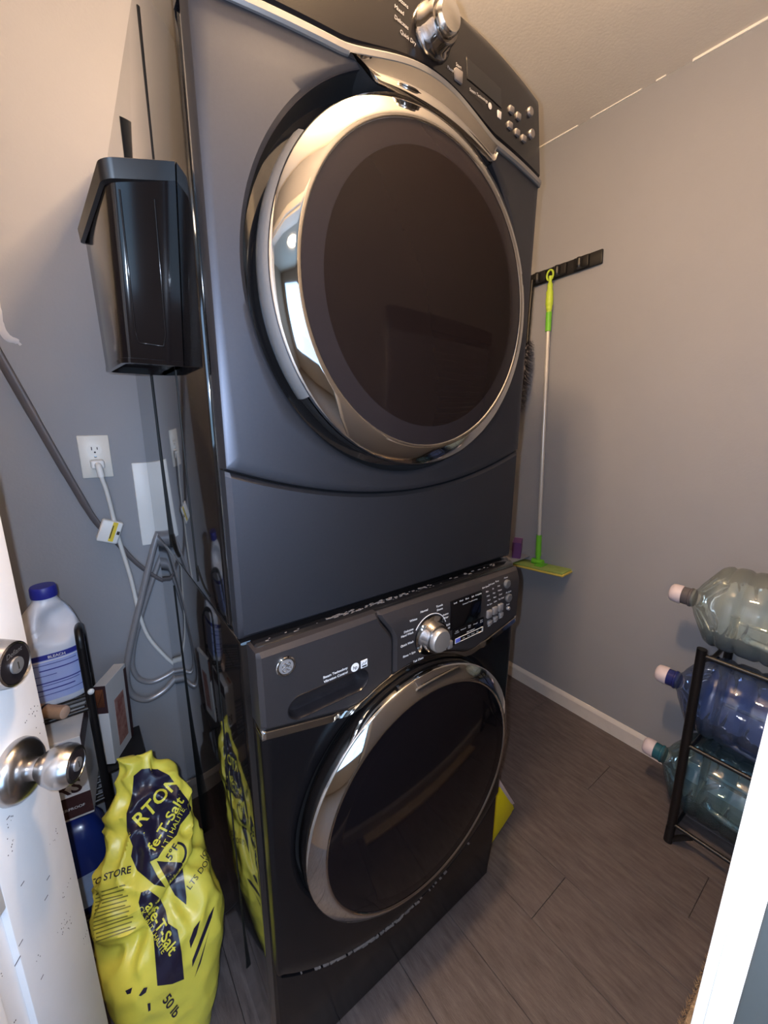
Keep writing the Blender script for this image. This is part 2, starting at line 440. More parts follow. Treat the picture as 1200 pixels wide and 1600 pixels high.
W = 0.686
XR, YB, HC = 1.589, 0.8194, 2.4976      # right wall, back wall, ceiling
XL, YF = -1.05, -0.570                   # left wall, inner face of the doorway wall
YO = -0.690                              # outer face of the doorway wall
DX0, DX1, DZ = -0.640, 0.100, 2.06       # doorway
# ------------------------------------------------------------------ room shell
def struct(name, lo, hi, m, parent=None, bev=0.0):
    o = box(name, lo, hi, m, parent, bev)
    if parent is None: o['kind'] = 'structure'
    return o
floor = struct('floor', (XL - 0.1, YO, -0.06), (XR + 0.1, YB + 0.1, -0.004), 'joint')
wall_back = struct('wall_back', (XL - 0.1, YB, -0.06), (XR + 0.1, YB + 0.1, HC + 0.1), 'wall')
wall_right = struct('wall_right', (XR, YO, -0.06), (XR + 0.1, YB, HC + 0.1), 'wall')
wall_left = struct('wall_left', (XL - 0.1, YO, -0.06), (XL, YB, HC + 0.1), 'wall')
ceiling = struct('ceiling', (XL - 0.1, YO, HC), (XR + 0.1, YB + 0.1, HC + 0.1), 'ceiling')
# doorway wall in blocks around the doorway and the window with the blind
WX0, WX1, WZ0, WZ1 = 0.56, 1.22, 1.02, 1.66
bm = bmesh.new()
for lo, hi in [((XL, YO, -0.06), (DX0 - 0.03, YF, HC)), ((DX0 - 0.03, YO, DZ), (DX1 + 0.03, YF, HC)),
               ((DX1 + 0.03, YO, -0.06), (WX0, YF, HC)), ((WX0, YO, -0.06), (WX1, YF, WZ0)), ((WX0, YO, WZ1), (WX1, YF, HC)), ((WX1, YO, -0.06), (XR, YF, HC))]:
    add_box(bm, lo, hi)
link('wall_front', mesh_of(bm), 'wall')['kind'] = 'structure'

# vinyl planks, laid towards the back wall; one object each
pw, pl = 0.178, 1.02
nx = int((XR - XL) / pw) + 1
shared = {}
for i in range(nx):
    x0 = XR - 0.012 - (i + 1) * pw
    off = (i * 0.37) % 1.0
    y = YO - off * pl
    while y < YB:
        a, b = max(y, YO), min(y + pl, YB)
        xa = max(x0, XL)
        if b - a > 0.03 and (x0 + pw) - xa > 0.02:
            me = box_mesh((xa + 0.0006, a + 0.0006, -0.004), (x0 + pw - 0.0006, b - 0.0006, 0.0), 0.0006, 1)
            link('floor_plank', me, 'plank', floor)
        y += pl

# baseboards
def baseboard(name, pts, n_in):
    (x0, y0), (x1, y1) = pts
    d = Vector((x1 - x0, y1 - y0, 0)); nrm = Vector((n_in[0], n_in[1], 0))
    prof = [(0, 0), (0.012, 0), (0.012, 0.058), (0.009, 0.066), (0.004, 0.0745), (0, 0.0755)]
    bm = bmesh.new()
    A = [bm.verts.new(Vector((x0, y0, 0)) + nrm * p + Vector((0, 0, q))) for p, q in prof]
    B = [bm.verts.new(Vector((x1, y1, 0)) + nrm * p + Vector((0, 0, q))) for p, q in prof]
    k = len(prof)
    for i in range(k): bm.faces.new((A[i], A[(i + 1) % k], B[(i + 1) % k], B[i]))
    bm.faces.new(A); bm.faces.new(B[::-1])
    o = link(name, mesh_of(bm), 'base_dirty'); o['kind'] = 'structure'
baseboard('baseboard_right', ((XR, YF), (XR, YB)), (-1, 0))
baseboard('baseboard_back', ((XL, YB), (XR - 0.012, YB)), (0, -1))
baseboard('baseboard_left', ((XL, YF), (XL, YB - 0.012)), (1, 0))
baseboard('baseboard_front', ((DX1 + 0.10, YF), (XR - 0.012, YF)), (0, 1))

# bits of white caulk along the joint of ceiling and right wall, as they show in the photo
trim1 = None
caulk = bmesh.new()
for y0, y1, w in [(0.82, 0.47, 0.004), (0.42, 0.24, 0.003), (0.195, 0.165, 0.004), (0.09, -0.14, 0.007), (-0.14, -0.5, 0.005)]:
    add_box(caulk, (XR - 0.006, y1, HC - w), (XR + 0.002, y0, HC + 0.002))
link('trim_1', mesh_of(caulk), 'caulk')['kind'] = 'structure'

# doorway lining: right jamb seen at the edge of the photo, head, left jamb
jr = struct('trim_2', (DX1, YO, 0), (DX1 + 0.03, YF, DZ), 'trimw', bev=0.0015)
box('jamb_bead', (DX1 - 0.0012, YF - 0.0046, 0), (DX1 + 0.002, YF + 0.001, DZ), 'trimw', jr, bev=0.0008)
box('weatherstrip', (DX1 - 0.013, YF - 0.034, 0), (DX1 + 0.001, YF - 0.0165, DZ - 0.03), 'weather', jr, bev=0.002)
struct('trim_3', (DX0 - 0.03, YO, 0), (DX0, YF, DZ), 'trimw', bev=0.002)
struct('trim_4', (DX0, YO, DZ - 0.03), (DX1, YF, DZ), 'trimw', bev=0.002)
for k, (a, b) in enumerate([((DX0 - 0.075, YF, 0), (DX0 - 0.012, YF + 0.014, DZ + 0.06)), ((DX0 - 0.012, YF, DZ - 0.004), (DX1 + 0.012, YF + 0.014, DZ + 0.06))]):
    struct('trim_%d' % (5 + k), a, b, 'trimw', bev=0.003)

# window with a closed blind in the doorway wall (it shows in the dryer's door glass)
w1 = bpy.data.objects.new('window_1', None); COL.objects.link(w1); w1.location = ((WX0 + WX1) / 2, YF, WZ0); w1['kind'] = 'structure'
for nm, lo, hi in [('window_frame', (WX0, YO + 0.01, WZ0), (WX0 + 0.03, YF + 0.012, WZ1)), ('window_frame', (WX1 - 0.03, YO + 0.01, WZ0), (WX1, YF + 0.012, WZ1)),
                   ('window_frame', (WX0 + 0.03, YO + 0.01, WZ1 - 0.03), (WX1 - 0.03, YF + 0.012, WZ1)), ('window_sill', (WX0 - 0.03, YO + 0.01, WZ0 - 0.02), (WX1 + 0.03, YF + 0.03, WZ0 + 0.012))]:
    box(nm, lo, hi, 'trimw', w1, bev=0.003)
box('pane', (WX0 + 0.03, YO + 0.02, WZ0 + 0.012), (WX1 - 0.03, YO + 0.026, WZ1 - 0.03), 'glassb', w1)
blind = thing('window_blind', 'closed horizontal slat blind over the window beside the doorway', 'blind', ((WX0 + WX1) / 2, YF - 0.02, WZ0 + 0.02))
box('headrail', (WX0 - 0.012, YF + 0.014, WZ1 - 0.04), (WX1 + 0.012, YF + 0.045, WZ1 + 0.012), 'blackplastic', blind, bev=0.003)
z = WZ1 - 0.075; slat0 = None
while z > WZ0 + 0.03:
    mt = Matrix.Translation((0, YF - 0.028, z)) @ Matrix.Rotation(R(62), 4, 'X')
    if slat0 is None:
        slat0 = box_mesh((WX0 - 0.012, -0.0125, -0.0007), (WX1 + 0.012, 0.0125, 0.0007), mtx=Matrix.Rotation(R(60), 4, 'X'))
        slat0.materials.append(M['blind'])
    o = bpy.data.objects.new('slat', slat0); COL.objects.link(o); o.parent = blind
    o.location = Vector((0, YF + 0.030, z)) - blind.location
    z -= 0.024

# next room (only its daylight and its reflections reach the picture)
HX0, HX1, HY = -1.9, 1.75, -2.72
struct('floor_hall', (HX0, HY, -0.06), (HX1, YO, 0.0), 'wood_floor2')
struct('ceiling_hall', (HX0, HY - 0.1, 2.45), (HX1, YO, 2.55), 'ceiling')
struct('wall_hall_left', (HX0 - 0.1, HY - 0.1, -0.06), (HX0, YO, 2.55), 'hall')
struct('wall_hall_right', (HX1, HY - 0.1, -0.06), (HX1 + 0.1, YO, 2.55), 'hall')
struct('wall_hall_side', (HX0, YO - 0.1, -0.06), (XL - 0.1, YO, 2.55), 'hall')
VX0, VX1, VZ0, VZ1 = -1.62, 0.02, 0.70, 2.20
bm = bmesh.new()
for lo, hi in [((HX0, HY - 0.1, -0.06), (VX0, HY, 2.55)), ((VX1, HY - 0.1, -0.06), (HX1, HY, 2.55)), ((VX0, HY - 0.1, -0.06), (VX1, HY, VZ0)), ((VX0, HY - 0.1, VZ1), (VX1, HY, 2.55))]:
    add_box(bm, lo, hi)
link('wall_hall_back', mesh_of(bm), 'hall')['kind'] = 'structure'
w2 = bpy.data.objects.new('window_2', None); COL.objects.link(w2); w2.location = ((VX0 + VX1) / 2, HY, VZ0); w2['kind'] = 'structure'
for lo, hi in [((VX0, HY - 0.1, VZ0), (VX0 + 0.04, HY + 0.01, VZ1)), ((VX1 - 0.04, HY - 0.1, VZ0), (VX1, HY + 0.01, VZ1)), ((VX0 + 0.04, HY - 0.1, VZ1 - 0.04), (VX1 - 0.04, HY + 0.01, VZ1)), ((VX0 + 0.04, HY - 0.1, VZ0), (VX1 - 0.04, HY + 0.03, VZ0 + 0.04)), ((VX0 + 0.04, HY - 0.06, (VZ0 + VZ1) / 2 - 0.02), (VX1 - 0.04, HY - 0.02, (VZ0 + VZ1) / 2 + 0.02))]:
    box('window_frame', lo, hi, 'trimw', w2, bev=0.004)
struct('ground', (-9, -14, -0.2), (9, HY - 0.1, -0.1), 'grass')
for nm, cx, cy, cz, sx, sz in [('garden_shrub', -0.9, -5.2, 0.9, 0.8, 1.0), ('garden_shrub', 0.7, -5.8, 0.8, 0.9, 0.9), ('garden_shrub', 1.8, -4.8, 1.1, 0.7, 1.2)]:
    t = thing(nm, {-0.9: 'green shrub outside the next room window, left of the three', 0.7: 'green shrub outside the next room window, middle of the three', 1.8: 'green shrub outside the next room window, right of the three'}[cx], 'shrub', (cx, cy, -0.1), 'shrubs outside the window')
    bm = bmesh.new()
    for k in range(420):
        v = Vector((random.gauss(0, 1), random.gauss(0, 1), random.gauss(0, 1))).normalized() * random.uniform(0.6, 1)
        c = Vector((cx + v.x * sx, cy + v.y * 0.6, cz + v.z * sz)); a = Vector((random.gauss(0, 1), random.gauss(0, 1), random.gauss(0, 1))).normalized(); b = a.orthogonal().normalized()
        l = random.uniform(0.06, 0.12)
        f = [bm.verts.new(c + a * l), bm.verts.new(c + b * l * 0.5), bm.verts.new(c - a * l), bm.verts.new(c - b * l * 0.5)]
        bm.faces.new(f)
    lf = link('foliage', mesh_of(bm), 'leaf', t); lf['kind'] = 'stuff'
    tube('stem', [(cx, cy, -0.12), (cx + 0.03, cy, 0.4), (cx, cy, cz)], 0.03, 'cork', t, n=8)

# laundry room ceiling lamp, above the top edge of the photo: it lights the dryer's top and the walls
LAMP = (0.215, -0.15, 2.315)
cl = thing('ceiling_lamp', 'bare bulb ceiling lamp above the dryer', 'lamp', (LAMP[0], LAMP[1], HC))
link('lamp_base', lathe_mesh([(0, HC), (0.06, HC), (0.058, HC - 0.02), (0.03, HC - 0.035), (0.020, HC - 0.05), (0.018, HC - 0.125), (0, HC - 0.125)], 32, 'Z', (LAMP[0], LAMP[1], 0)), 'whiteplastic', cl, True, 40)
link('bulb', lathe_mesh([(0.013, LAMP[2] + 0.066), (0.016, LAMP[2] + 0.045), (0.028, LAMP[2] + 0.018), (0.031, LAMP[2]), (0.022, LAMP[2] - 0.022), (0, LAMP[2] - 0.031)], 24, 'Z', (LAMP[0], LAMP[1], 0)), 'bulb', cl, True)
lp = light('lamp_light', 'POINT', LAMP, 62, (1.0, 0.66, 0.36), shadow_soft_size=0.045)
lp.location = LAMP

# ================================================================== DRYER
dryer = thing('dryer', 'dark graphite front-loading clothes dryer stacked on the washer', 'dryer', (W / 2, 0.4, 1.027))
DB, DT = 1.027, 2.024
box('cabinet', (0.0, 0.062, DB), (W, 0.80, DT), 'side', dryer, bev=0.006)
box('front_frame', (0.003, 0.028, DB + 0.002), (W - 0.003, 0.0615, DT - 0.004), 'side', dryer, bev=0.004)
# pressed seams on the visible side
for y0, zt in [(0.258, 1.985), (0.535, 1.975)]:
    pts = [(-0.0002, y0, zt), (-0.0002, y0, 1.12), (-0.0002, y0 - 0.01, 1.08), (-0.0002, y0 - 0.05, 1.052), (-0.0002, y0 - 0.09, 1.045)]
    tube('side_seam', pts, 0.0019, 'sidegroove', dryer, n=8, sp=6)
DCX, DCZ = 0.343, 1.565
def seam_z(x):  # seam between the front and the kick panel: a shallow smile
    return 1.298 - 0.064 * (1 - ((x - W / 2) / (W / 2)) ** 2)
def strip_z(x): # lower edge of the control panel with the hump above the door handle
    d = abs(x - 0.345)
    return 1.844 + 0.029 * (0.5 + 0.5 * math.cos(math.pi * min(1, d / 0.160))) ** 0.7
def bow(x): return -0.034 * (1 - ((x - W / 2) / (W / 2)) ** 2)
ns = 60
xs = [W * i / ns for i in range(ns + 1)]
outl = [(x, seam_z(x) + 0.0015) for x in xs] + [(x, strip_z(x) + 0.004) for x in xs[::-1]]
def bow_mesh(me, ymax=0.02):
    """the front bows out towards its upper middle"""
    for v in me.vertices:
        if v.co.y < ymax: v.co.y += bow(v.co.x) * smoothstep(1.25, 1.84, v.co.z)
    return me
link('front_panel', bow_mesh(holed_panel(outl, DCX, DCZ + 0.006, 0.298, 0.0, 0.03)), 'graphite', dryer, True, 35)
link('kick_panel', patch_mesh(lambda u, v: (W * u, (DB + 0.004) + (seam_z(W * u) - 0.0015 - DB - 0.004) * v), lambda x, z: 0.0, 0.03, 48, 8, 0.007), 'graphite', dryer, True, 35)
# door well
link('door_well', bow_mesh(lathe_mesh([(0.2990, 0.003), (0.2985, 0.010), (0.288, 0.030), (0.262, 0.034), (0, 0.034)], 96, 'Y', (DCX, 0, DCZ + 0.006))), 'well', dryer, True, 35)
# control panel
def cp_y(x, z):
    t = max(0, (z - 1.855) / 0.165)
    return bow(x) - 0.004 + 0.020 * t + 0.035 * smoothstep(0.86, 1.0, t)
ctrl = link('control_panel', patch_mesh(lambda u, v: (0.0005 + (W - 0.001) * u, strip_z(W * u) + 0.0135 + (DT - 0.002 - strip_z(W * u) - 0.0135) * v), cp_y, 0.06, 64, 22, 0.006), 'graphite_dark', dryer, True, 30)
link('trim_strip', patch_mesh(lambda u, v: (0.0005 + (W - 0.001) * u, strip_z(W * u) + 0.013 * v), lambda x, z: bow(x) - 0.006, 0.03, 72, 3, 0.003), 'striptrim', dryer, True, 40)
# dust on the panel top
box('top_dust', (0.30, 0.046, DT + 0.0005), (0.66, 0.075, DT + 0.003), 'dust', dryer, bev=0.001)
# door
ddoor = bpy.data.objects.new('door', None); COL.objects.link(ddoor); ddoor.parent = dryer; ddoor.location = Vector((DCX, 0, DCZ)) - dryer.location
link('door_body', lathe_mesh([(0.268, 0.026), (0.274, 0.010), (0.2762, -0.020), (0.2755, -0.030), (0.268, -0.032)], 96, 'Y', (DCX, 0, DCZ)), 'well', ddoor, True, 35)
link('chrome_ring', lathe_mesh([(0.2765, -0.022), (0.2767, -0.0320), (0.2757, -0.0345), (0.2735, -0.0365), (0.262, -0.0435), (0.248, -0.0505), (0.2425, -0.0525), (0.2400, -0.0520), (0.2385, -0.0485)], 128, 'Y', (DCX, 0, DCZ)), 'chrome', ddoor, True, 60)
link('hinge_cover', lathe_mesh([(0.2770, 0.004), (0.2815, 0.000), (0.2835, -0.012), (0.2820, -0.024), (0.2768, -0.031)], 40, 'Y', (DCX, 0, DCZ), a0=R(142), a1=R(216)), 'greyhinge', ddoor, True, 60)
link('door_edge', lathe_mesh([(0.274, 0.016), (0.2915, 0.006), (0.2940, -0.004), (0.2900, -0.0135), (0.2770, -0.021)], 40, 'Y', (DCX, 0, DCZ), a0=R(-38), a1=R(48)), 'graphite', ddoor, True, 60)
link('glass_rim', lathe_mesh([(0.2395, -0.0500), (0.232, -0.0510), (0.212, -0.0535), (0.207, -0.0538)], 128, 'Y', (DCX, 0, DCZ)), 'glassrim', ddoor, True, 60)
link('door_glass', lathe_mesh([(0.2072, -0.0538), (0.19, -0.0555), (0.14, -0.0590), (0.08, -0.0615), (0.03, -0.0624), (0, -0.0625)], 128, 'Y', (DCX, 0, DCZ)), 'glass', ddoor, True, 60)
# chrome handle pocket under the hump
hx0, hx1 = 0.196, 0.508
def handle_hi(x): return strip_z(x) + 0.001
def handle_lo(x): return 1.8175 + 0.0165 * (1 - ((x - 0.325) / 0.16) ** 2)
bm = bmesh.new(); rows = []
prof = [(0.0, -0.001), (0.03, -0.0045), (0.08, -0.0075), (0.30, -0.0055), (0.50, -0.0020), (0.54, -0.0022), (0.80, -0.0045), (1.0, -0.0068)]
for i in range(61):
    u = i / 60; x = hx0 + (hx1 - hx0) * u
    e = min(1, u / 0.16); e = 0.5 - 0.5 * math.cos(e * math.pi); e2 = min(1, (1 - u) / 0.04) ** 0.5
    hi = handle_hi(x); lo = handle_lo(x); lo = hi - (hi - lo) * (0.06 + 0.94 * e) * (0.35 + 0.65 * e2)
    rows.append([bm.verts.new((x, bow(x) + y, lo + (hi - lo) * t)) for t, y in prof])
for a, b in zip(rows[:-1], rows[1:]):
    for k in range(len(prof) - 1): bm.faces.new((a[k], a[k + 1], b[k + 1], b[k]))
under = bmesh.new(); _u1 = [[under.verts.new((r_[0].co.x, y_, r_[0].co.z + dz_)) for y_, dz_ in ((r_[0].co.y + 0.0002, 0.0), (0.000, 0.002), (0.026, 0.008))] for r_ in rows]
for a, b in zip(_u1[:-1], _u1[1:]):
    for k in range(2): under.faces.new((a[k], a[k + 1], b[k + 1], b[k]))
link('handle_underside', mesh_of(under), 'well', ddoor, True, 40)
bmesh.ops.remove_doubles(bm, verts=bm.verts, dist=1e-5)
link('handle', mesh_of(bm), 'chrome', ddoor, True, 60)
# cycle dial, buttons and lettering on the dryer's panel, positions baked from image pixels
kx, kz = 0.346, 1.936; ky = cp_y(kx, kz)
dk = link('dial', lathe_mesh([(0.036, ky + 0.002), (0.036, ky - 0.005), (0.033, ky - 0.010), (0.029, ky - 0.016), (0.028, ky - 0.026), (0.026, ky - 0.030), (0, ky - 0.031)], 48, 'Y', (kx, 0, kz)), 'dialchrome', dryer, True, 35)
link('dial_cap', lathe_mesh([(0.0215, ky - 0.0305), (0.0215, ky - 0.037), (0.019, ky - 0.041), (0, ky - 0.042)], 40, 'Y', (kx, 0, kz)), 'chrome_dusty', dk, True, 35)
def on_cp(x, z, d=0.0012): return cp_y(x, z) - d
for i, (tx, tz, s) in enumerate([(0.289, 1.949, 'Cottons'), (0.283, 1.936, 'Mixed'), (0.286, 1.922, 'Delicates'), (0.297, 1.908, 'Quick Dry')]):
    front_text('lettering', s, 0.0070, tx, tz, on_cp(tx, tz), 'printdim', dryer, rot=R(-4))
def cp_box(name, x, z, hx, hz, m, d=0.004, bev=0.002):
    return box(name, (x - hx, cp_y(x, z) - d, z - hz), (x + hx, cp_y(x, z) + 0.006, z + hz), m, dryer, bev=bev)
cp_box('start_button', 0.402, 1.905, 0.0085, 0.0085, 'btndark')
front_text('lettering', 'Start', 0.0065, 0.404, 1.9205, on_cp(0.404, 1.9205), 'printdim', dryer)
front_text('lettering', 'Pause', 0.006, 0.384, 1.907, on_cp(0.384, 1.907), 'printdim', dryer)
link('display', patch_mesh(lambda u, v: (0.425 + 0.100 * u, 1.912 + 0.032 * v), lambda x, z: cp_y(x, z) - 0.0012, 0.02, 16, 6, 0.001), 'display', dryer, True, 40)
front_text('lettering', 'Steam Technology', 0.0062, 0.452, 1.8985, on_cp(0.43, 1.8985, 0.002), 'printdim', dryer)
link('print_dot', lathe_mesh([(0.0048, on_cp(0.486, 1.899, 0.0016)), (0.0, on_cp(0.486, 1.899, 0.002))], 20, 'Y', (0.486, 0, 1.899)), 'printdim', dryer)
cp_box('print_square', 0.516, 1.899, 0.005, 0.0055, 'printdim', 0.0016, 0.0005)
for bx_, bz_ in [(0.550, 1.896), (0.577, 1.896), (0.603, 1.897), (0.557, 1.925), (0.583, 1.926)]:
    cp_box('button', bx_, bz_, 0.0068, 0.0055, 'btndark', 0.0045)
for bx_, bz_ in [(0.633, 1.957), (0.637, 1.920)]:
    link('round_button', lathe_mesh([(0.008, cp_y(bx_, bz_) + 0.004), (0.008, cp_y(bx_, bz_) - 0.004), (0.0068, cp_y(bx_, bz_) - 0.0055), (0, cp_y(bx_, bz_) - 0.006)], 24, 'Y', (bx_, 0, bz_)), 'btndark', dryer, True, 40)

# ================================================================== WASHER
washer = thing('washer', 'black front-loading washing machine with chrome door ring under the dryer', 'washing machine', (W / 2, 0.4, 0.0))
WT = 1.0255
PY = -0.042                              # front of the control panel
box('cabinet', (0.0, 0.004, 0.012), (W, 0.772, WT), 'side', washer, bev=0.006)
for fx, fy in [(0.05, 0.06), (W - 0.05, 0.06), (0.05, 0.74), (W - 0.05, 0.74)]:
    link('foot', lathe_mesh([(0, 0.0), (0.022, 0.0), (0.022, 0.009), (0.01, 0.012), (0, 0.014)], 20, 'Z', (fx, fy, 0)), 'blackplastic', washer, True, 40)
for y0 in (0.16, 0.565):
    tube('side_seam', [(-0.0002, y0, 0.93), (-0.0002, y0, 0.12), (-0.0002, y0 + 0.004, 0.09)], 0.0019, 'sidegroove', washer, n=8)
WCX, WCZ = 0.346, 0.588
PX0, PX1 = 0.011, 0.675
def wlow(x):   # lower edge of the panel: high corners, dips, hump over the door
    d = abs(x - 0.346)
    wing = 0.842 + 0.040 * max(0, (d - 0.150) / 0.18) ** 1.1
    arc = WCZ + math.sqrt(max(0, 0.2965 ** 2 - d * d)) if d < 0.29 else 0
    return max(wing, arc if d < 0.20 else 0)
def wlow_s(x):
    return sum(wlow(x + k * 0.006) for k in range(-4, 5)) / 9
def wseam(x):  # smile seam above the kick panel
    d = x - 0.346
    return WCZ - math.sqrt(max(0.0, 0.395 ** 2 - (d * 0.9) ** 2)) if abs(d) < 0.33 else WCZ - math.sqrt(0.395 ** 2 - (0.297) ** 2)
xs = [PX0 + (PX1 - PX0) * i / 66 for i in range(67)]
FY = -0.030
outl = [(x, wseam(x) + 0.0018) for x in xs] + [(x, wlow_s(x) - 0.016) for x in xs[::-1]]
link('front_panel', holed_panel(outl, WCX, WCZ, 0.2865, FY, 0.01, bev=0.006), 'graphite_dark', washer, True, 35)
link('door_well', lathe_mesh([(0.288, FY + 0.004), (0.287, FY + 0.010), (0.280, FY + 0.024), (0, FY + 0.028)], 96, 'Y', (WCX, 0, WCZ)), 'well', washer, True, 35)
link('kick_panel', patch_mesh(lambda u, v: (PX0 + (PX1 - PX0) * u, 0.014 + (wseam(PX0 + (PX1 - PX0) * u) - 0.0018 - 0.014) * v),
     lambda x, z: FY + 0.004 + 0.012 * smoothstep(0.18, 0.0, z), 0.01, 54, 10, 0.007), 'graphite_dark', washer, True, 35)
# chrome strip following the lower edge of the panel
link('trim_strip', patch_mesh(lambda u, v: (PX0 + (PX1 - PX0) * u, wlow_s(PX0 + (PX1 - PX0) * u) - 0.0155 + (0.0185 if abs(u - 0.5) > 0.16 else 0.0185) * v), lambda x, z: PY + 0.002 + 0.004 * (1 if abs(x - 0.346) < 0.2 else 0), 0.005, 96, 3, 0.003), 'chrome', washer, True, 45)
# detergent drawer (left) with a pill-shaped grip, control panel (right)
def split_x(z): return 0.240 + 0.036 * smoothstep(1.025, 0.95, z)
def dr_pos(u, v):
    zt = WT - 0.003; xr = split_x(wlow_s(0.25) + 0.003 + (zt - wlow_s(0.25)) * v) - 0.0008
    x = PX0 + (xr - PX0) * u
    lo = wlow_s(x) + 0.003
    return x, lo + (zt - lo) * v
def pan_y(x, z): return PY + 0.003 * smoothstep(0.965, 1.02, z) + 0.010 * smoothstep(0.985, 1.03, z)
drawer_me = patch_mesh(dr_pos, lambda x, z: PY, 0.004, 40, 14, 0.007)
def pill(x0, z0, x1, z1, r_, n=14):
    a = math.atan2(z1 - z0, x1 - x0); out = []
    for k in range(n + 1): t = a + math.pi / 2 + math.pi * k / n; out.append((x0 + r_ * math.cos(t), z0 + r_ * math.sin(t)))
    for k in range(n + 1): t = a - math.pi / 2 + math.pi * k / n; out.append((x1 + r_ * math.cos(t), z1 + r_ * math.sin(t)))
    return out
def pill_loft(levels):
    bm = bmesh.new(); rows = []
    for y, r_ in levels: rows.append([bm.verts.new((x, y, z)) for x, z in pill(0.0765, 0.9035, 0.192, 0.9035, r_)])
    n = len(rows[0])
    for a, b in zip(rows[:-1], rows[1:]):
        for i in range(n): bm.faces.new((a[i], a[(i + 1) % n], b[(i + 1) % n], b[i]))
    bm.faces.new(rows[0][::-1]); bm.faces.new(rows[-1]); return mesh_of(bm)
drawer_me = boolean_diff(drawer_me, pill_loft([(PY - 0.01, 0.0225), (PY + 0.001, 0.0215), (PY + 0.004, 0.0195), (PY + 0.019, 0.0165)]))
drw = link('detergent_drawer', drawer_me, 'panelmat', washer, True, 30)
bm = bmesh.new()
_rows = [[bm.verts.new((x, y, z)) for x, z in pill(0.0765, 0.9035, 0.192, 0.9035, r_)] for y, r_ in [(PY + 0.0008, 0.0232), (PY - 0.0012, 0.0226), (PY - 0.0010, 0.0214), (PY + 0.004, 0.0192), (PY + 0.0180, 0.0166), (PY + 0.0186, 0.010)]]
for _a, _b in zip(_rows[:-1], _rows[1:]):
    for k in range(len(_a)): bm.faces.new((_a[k], _a[(k + 1) % len(_a)], _b[(k + 1) % len(_a)], _b[k]))
bm.faces.new(_rows[-1])
link('grip_recess', mesh_of(bm), 'griprecess', drw, True, 50)
def cpn_pos(u, v):
    x0l = split_x(wlow_s(0.27) + 0.003 + (1.012 - wlow_s(0.27)) * v) + 0.0008
    x = x0l + (PX1 - x0l) * u
    lo = wlow_s(x) + 0.003; zt = 1.0185 - 0.006 * u
    return x, lo + (zt - lo) * v
link('control_panel', patch_mesh(cpn_pos, pan_y, 0.004, 60, 20, 0.006), 'panelmat', washer, True, 30)
box('top_ledge', (PX0 + 0.004, -0.022, 0.985), (PX1 - 0.004, 0.03, WT - 0.0008), 'side', washer, bev=0.006)
# dust lying along the ledge
bm = bmesh.new()
for k in range(120):
    x = random.uniform(0.03, 0.63); 
    if random.random() < 0.5: x = random.uniform(0.14, 0.40)
    y = -0.014 + random.uniform(0, 0.010); s = random.uniform(0.001, 0.004)
    add_box(bm, (x, y, WT - 0.001), (x + s * 2, y + s * 0.7, WT - 0.001 + s * 0.35))
ld = link('ledge_lint', mesh_of(bm), 'dust', washer); ld['kind'] = 'stuff'
# door
wdoor = bpy.data.objects.new('door', None); COL.objects.link(wdoor); wdoor.parent = washer; wdoor.location = Vector((WCX, 0, WCZ)) - washer.location
link('door_body', lathe_mesh([(0.270, -0.014), (0.2815, -0.030), (0.2833, -0.050), (0.2825, -0.060), (0.270, -0.064)], 96, 'Y', (WCX, 0, WCZ)), 'side', wdoor, True, 35)
link('chrome_ring', lathe_mesh([(0.2838, -0.052), (0.2840, -0.0640), (0.2828, -0.0670), (0.2805, -0.0690), (0.268, -0.0770), (0.258, -0.0825), (0.2530, -0.0845), (0.2505, -0.0840), (0.249, -0.0800)], 128, 'Y', (WCX, 0, WCZ)), 'chrome', wdoor, True, 60)
link('glass_rim', lathe_mesh([(0.2500, -0.0815), (0.244, -0.0822), (0.228, -0.0835), (0.222, -0.0836)], 128, 'Y', (WCX, 0, WCZ)), 'glassb', wdoor, True, 60)
link('door_glass', lathe_mesh([(0.2222, -0.0836), (0.20, -0.0862), (0.14, -0.0915), (0.07, -0.0950), (0.02, -0.0958), (0, -0.0959)], 128, 'Y', (WCX, 0, WCZ)), 'glassb', wdoor, True, 60)
# dial
kx, kz = 0.370, 0.936
wd = link('dial', lathe_mesh([(0.042, PY + 0.003), (0.042, PY - 0.004), (0.038, PY - 0.008), (0.0345, PY - 0.014), (0.032, PY - 0.022), (0.030, PY - 0.025), (0, PY - 0.025)], 56, 'Y', (kx, 0, kz)), 'dialchrome', washer, True, 35)
link('dial_cap', lathe_mesh([(0.0245, PY - 0.024), (0.0245, PY - 0.032), (0.022, PY - 0.036), (0, PY - 0.037)], 48, 'Y', (kx, 0, kz)), 'silver', wd, True, 35)
link('dial_halo', lathe_mesh([(0.0455, PY - 0.0004), (0.0455, PY - 0.0012), (0.0468, PY - 0.0012), (0.0468, PY - 0.0004)], 48, 'Y', (kx, 0, kz), a0=R(20), a1=R(150)), 'print', wd)
LY = PY - 0.0009
for s, x, z, al in [('Whites', 0.333, 0.9835, 'RIGHT'), ('Normal', 0.353, 0.9935, 'CENTER'), ('Towels', 0.386, 0.9925, 'LEFT'), ('Sheets', 0.387, 0.9850, 'LEFT'), ('Active', 0.404, 0.9690, 'LEFT'), ('Wear', 0.406, 0.9610, 'LEFT'),
                    ('Bulky', 0.416, 0.9420, 'LEFT'), ('Items', 0.417, 0.9340, 'LEFT'), ('Jeans', 0.413, 0.9120, 'LEFT'), ('Delicates', 0.323, 0.9650, 'RIGHT'), ('Hand Wash', 0.323, 0.9575, 'RIGHT'), ('Quick Wash', 0.324, 0.9370, 'RIGHT'), ('Rinse + Spin', 0.330, 0.9120, 'RIGHT'), ('Tub Clean', 0.352, 0.8905, 'RIGHT')]:
    front_text('lettering', s, 0.0066, x, z, pan_y(x, z) - 0.0009, 'print', washer, align=al, bold=True)
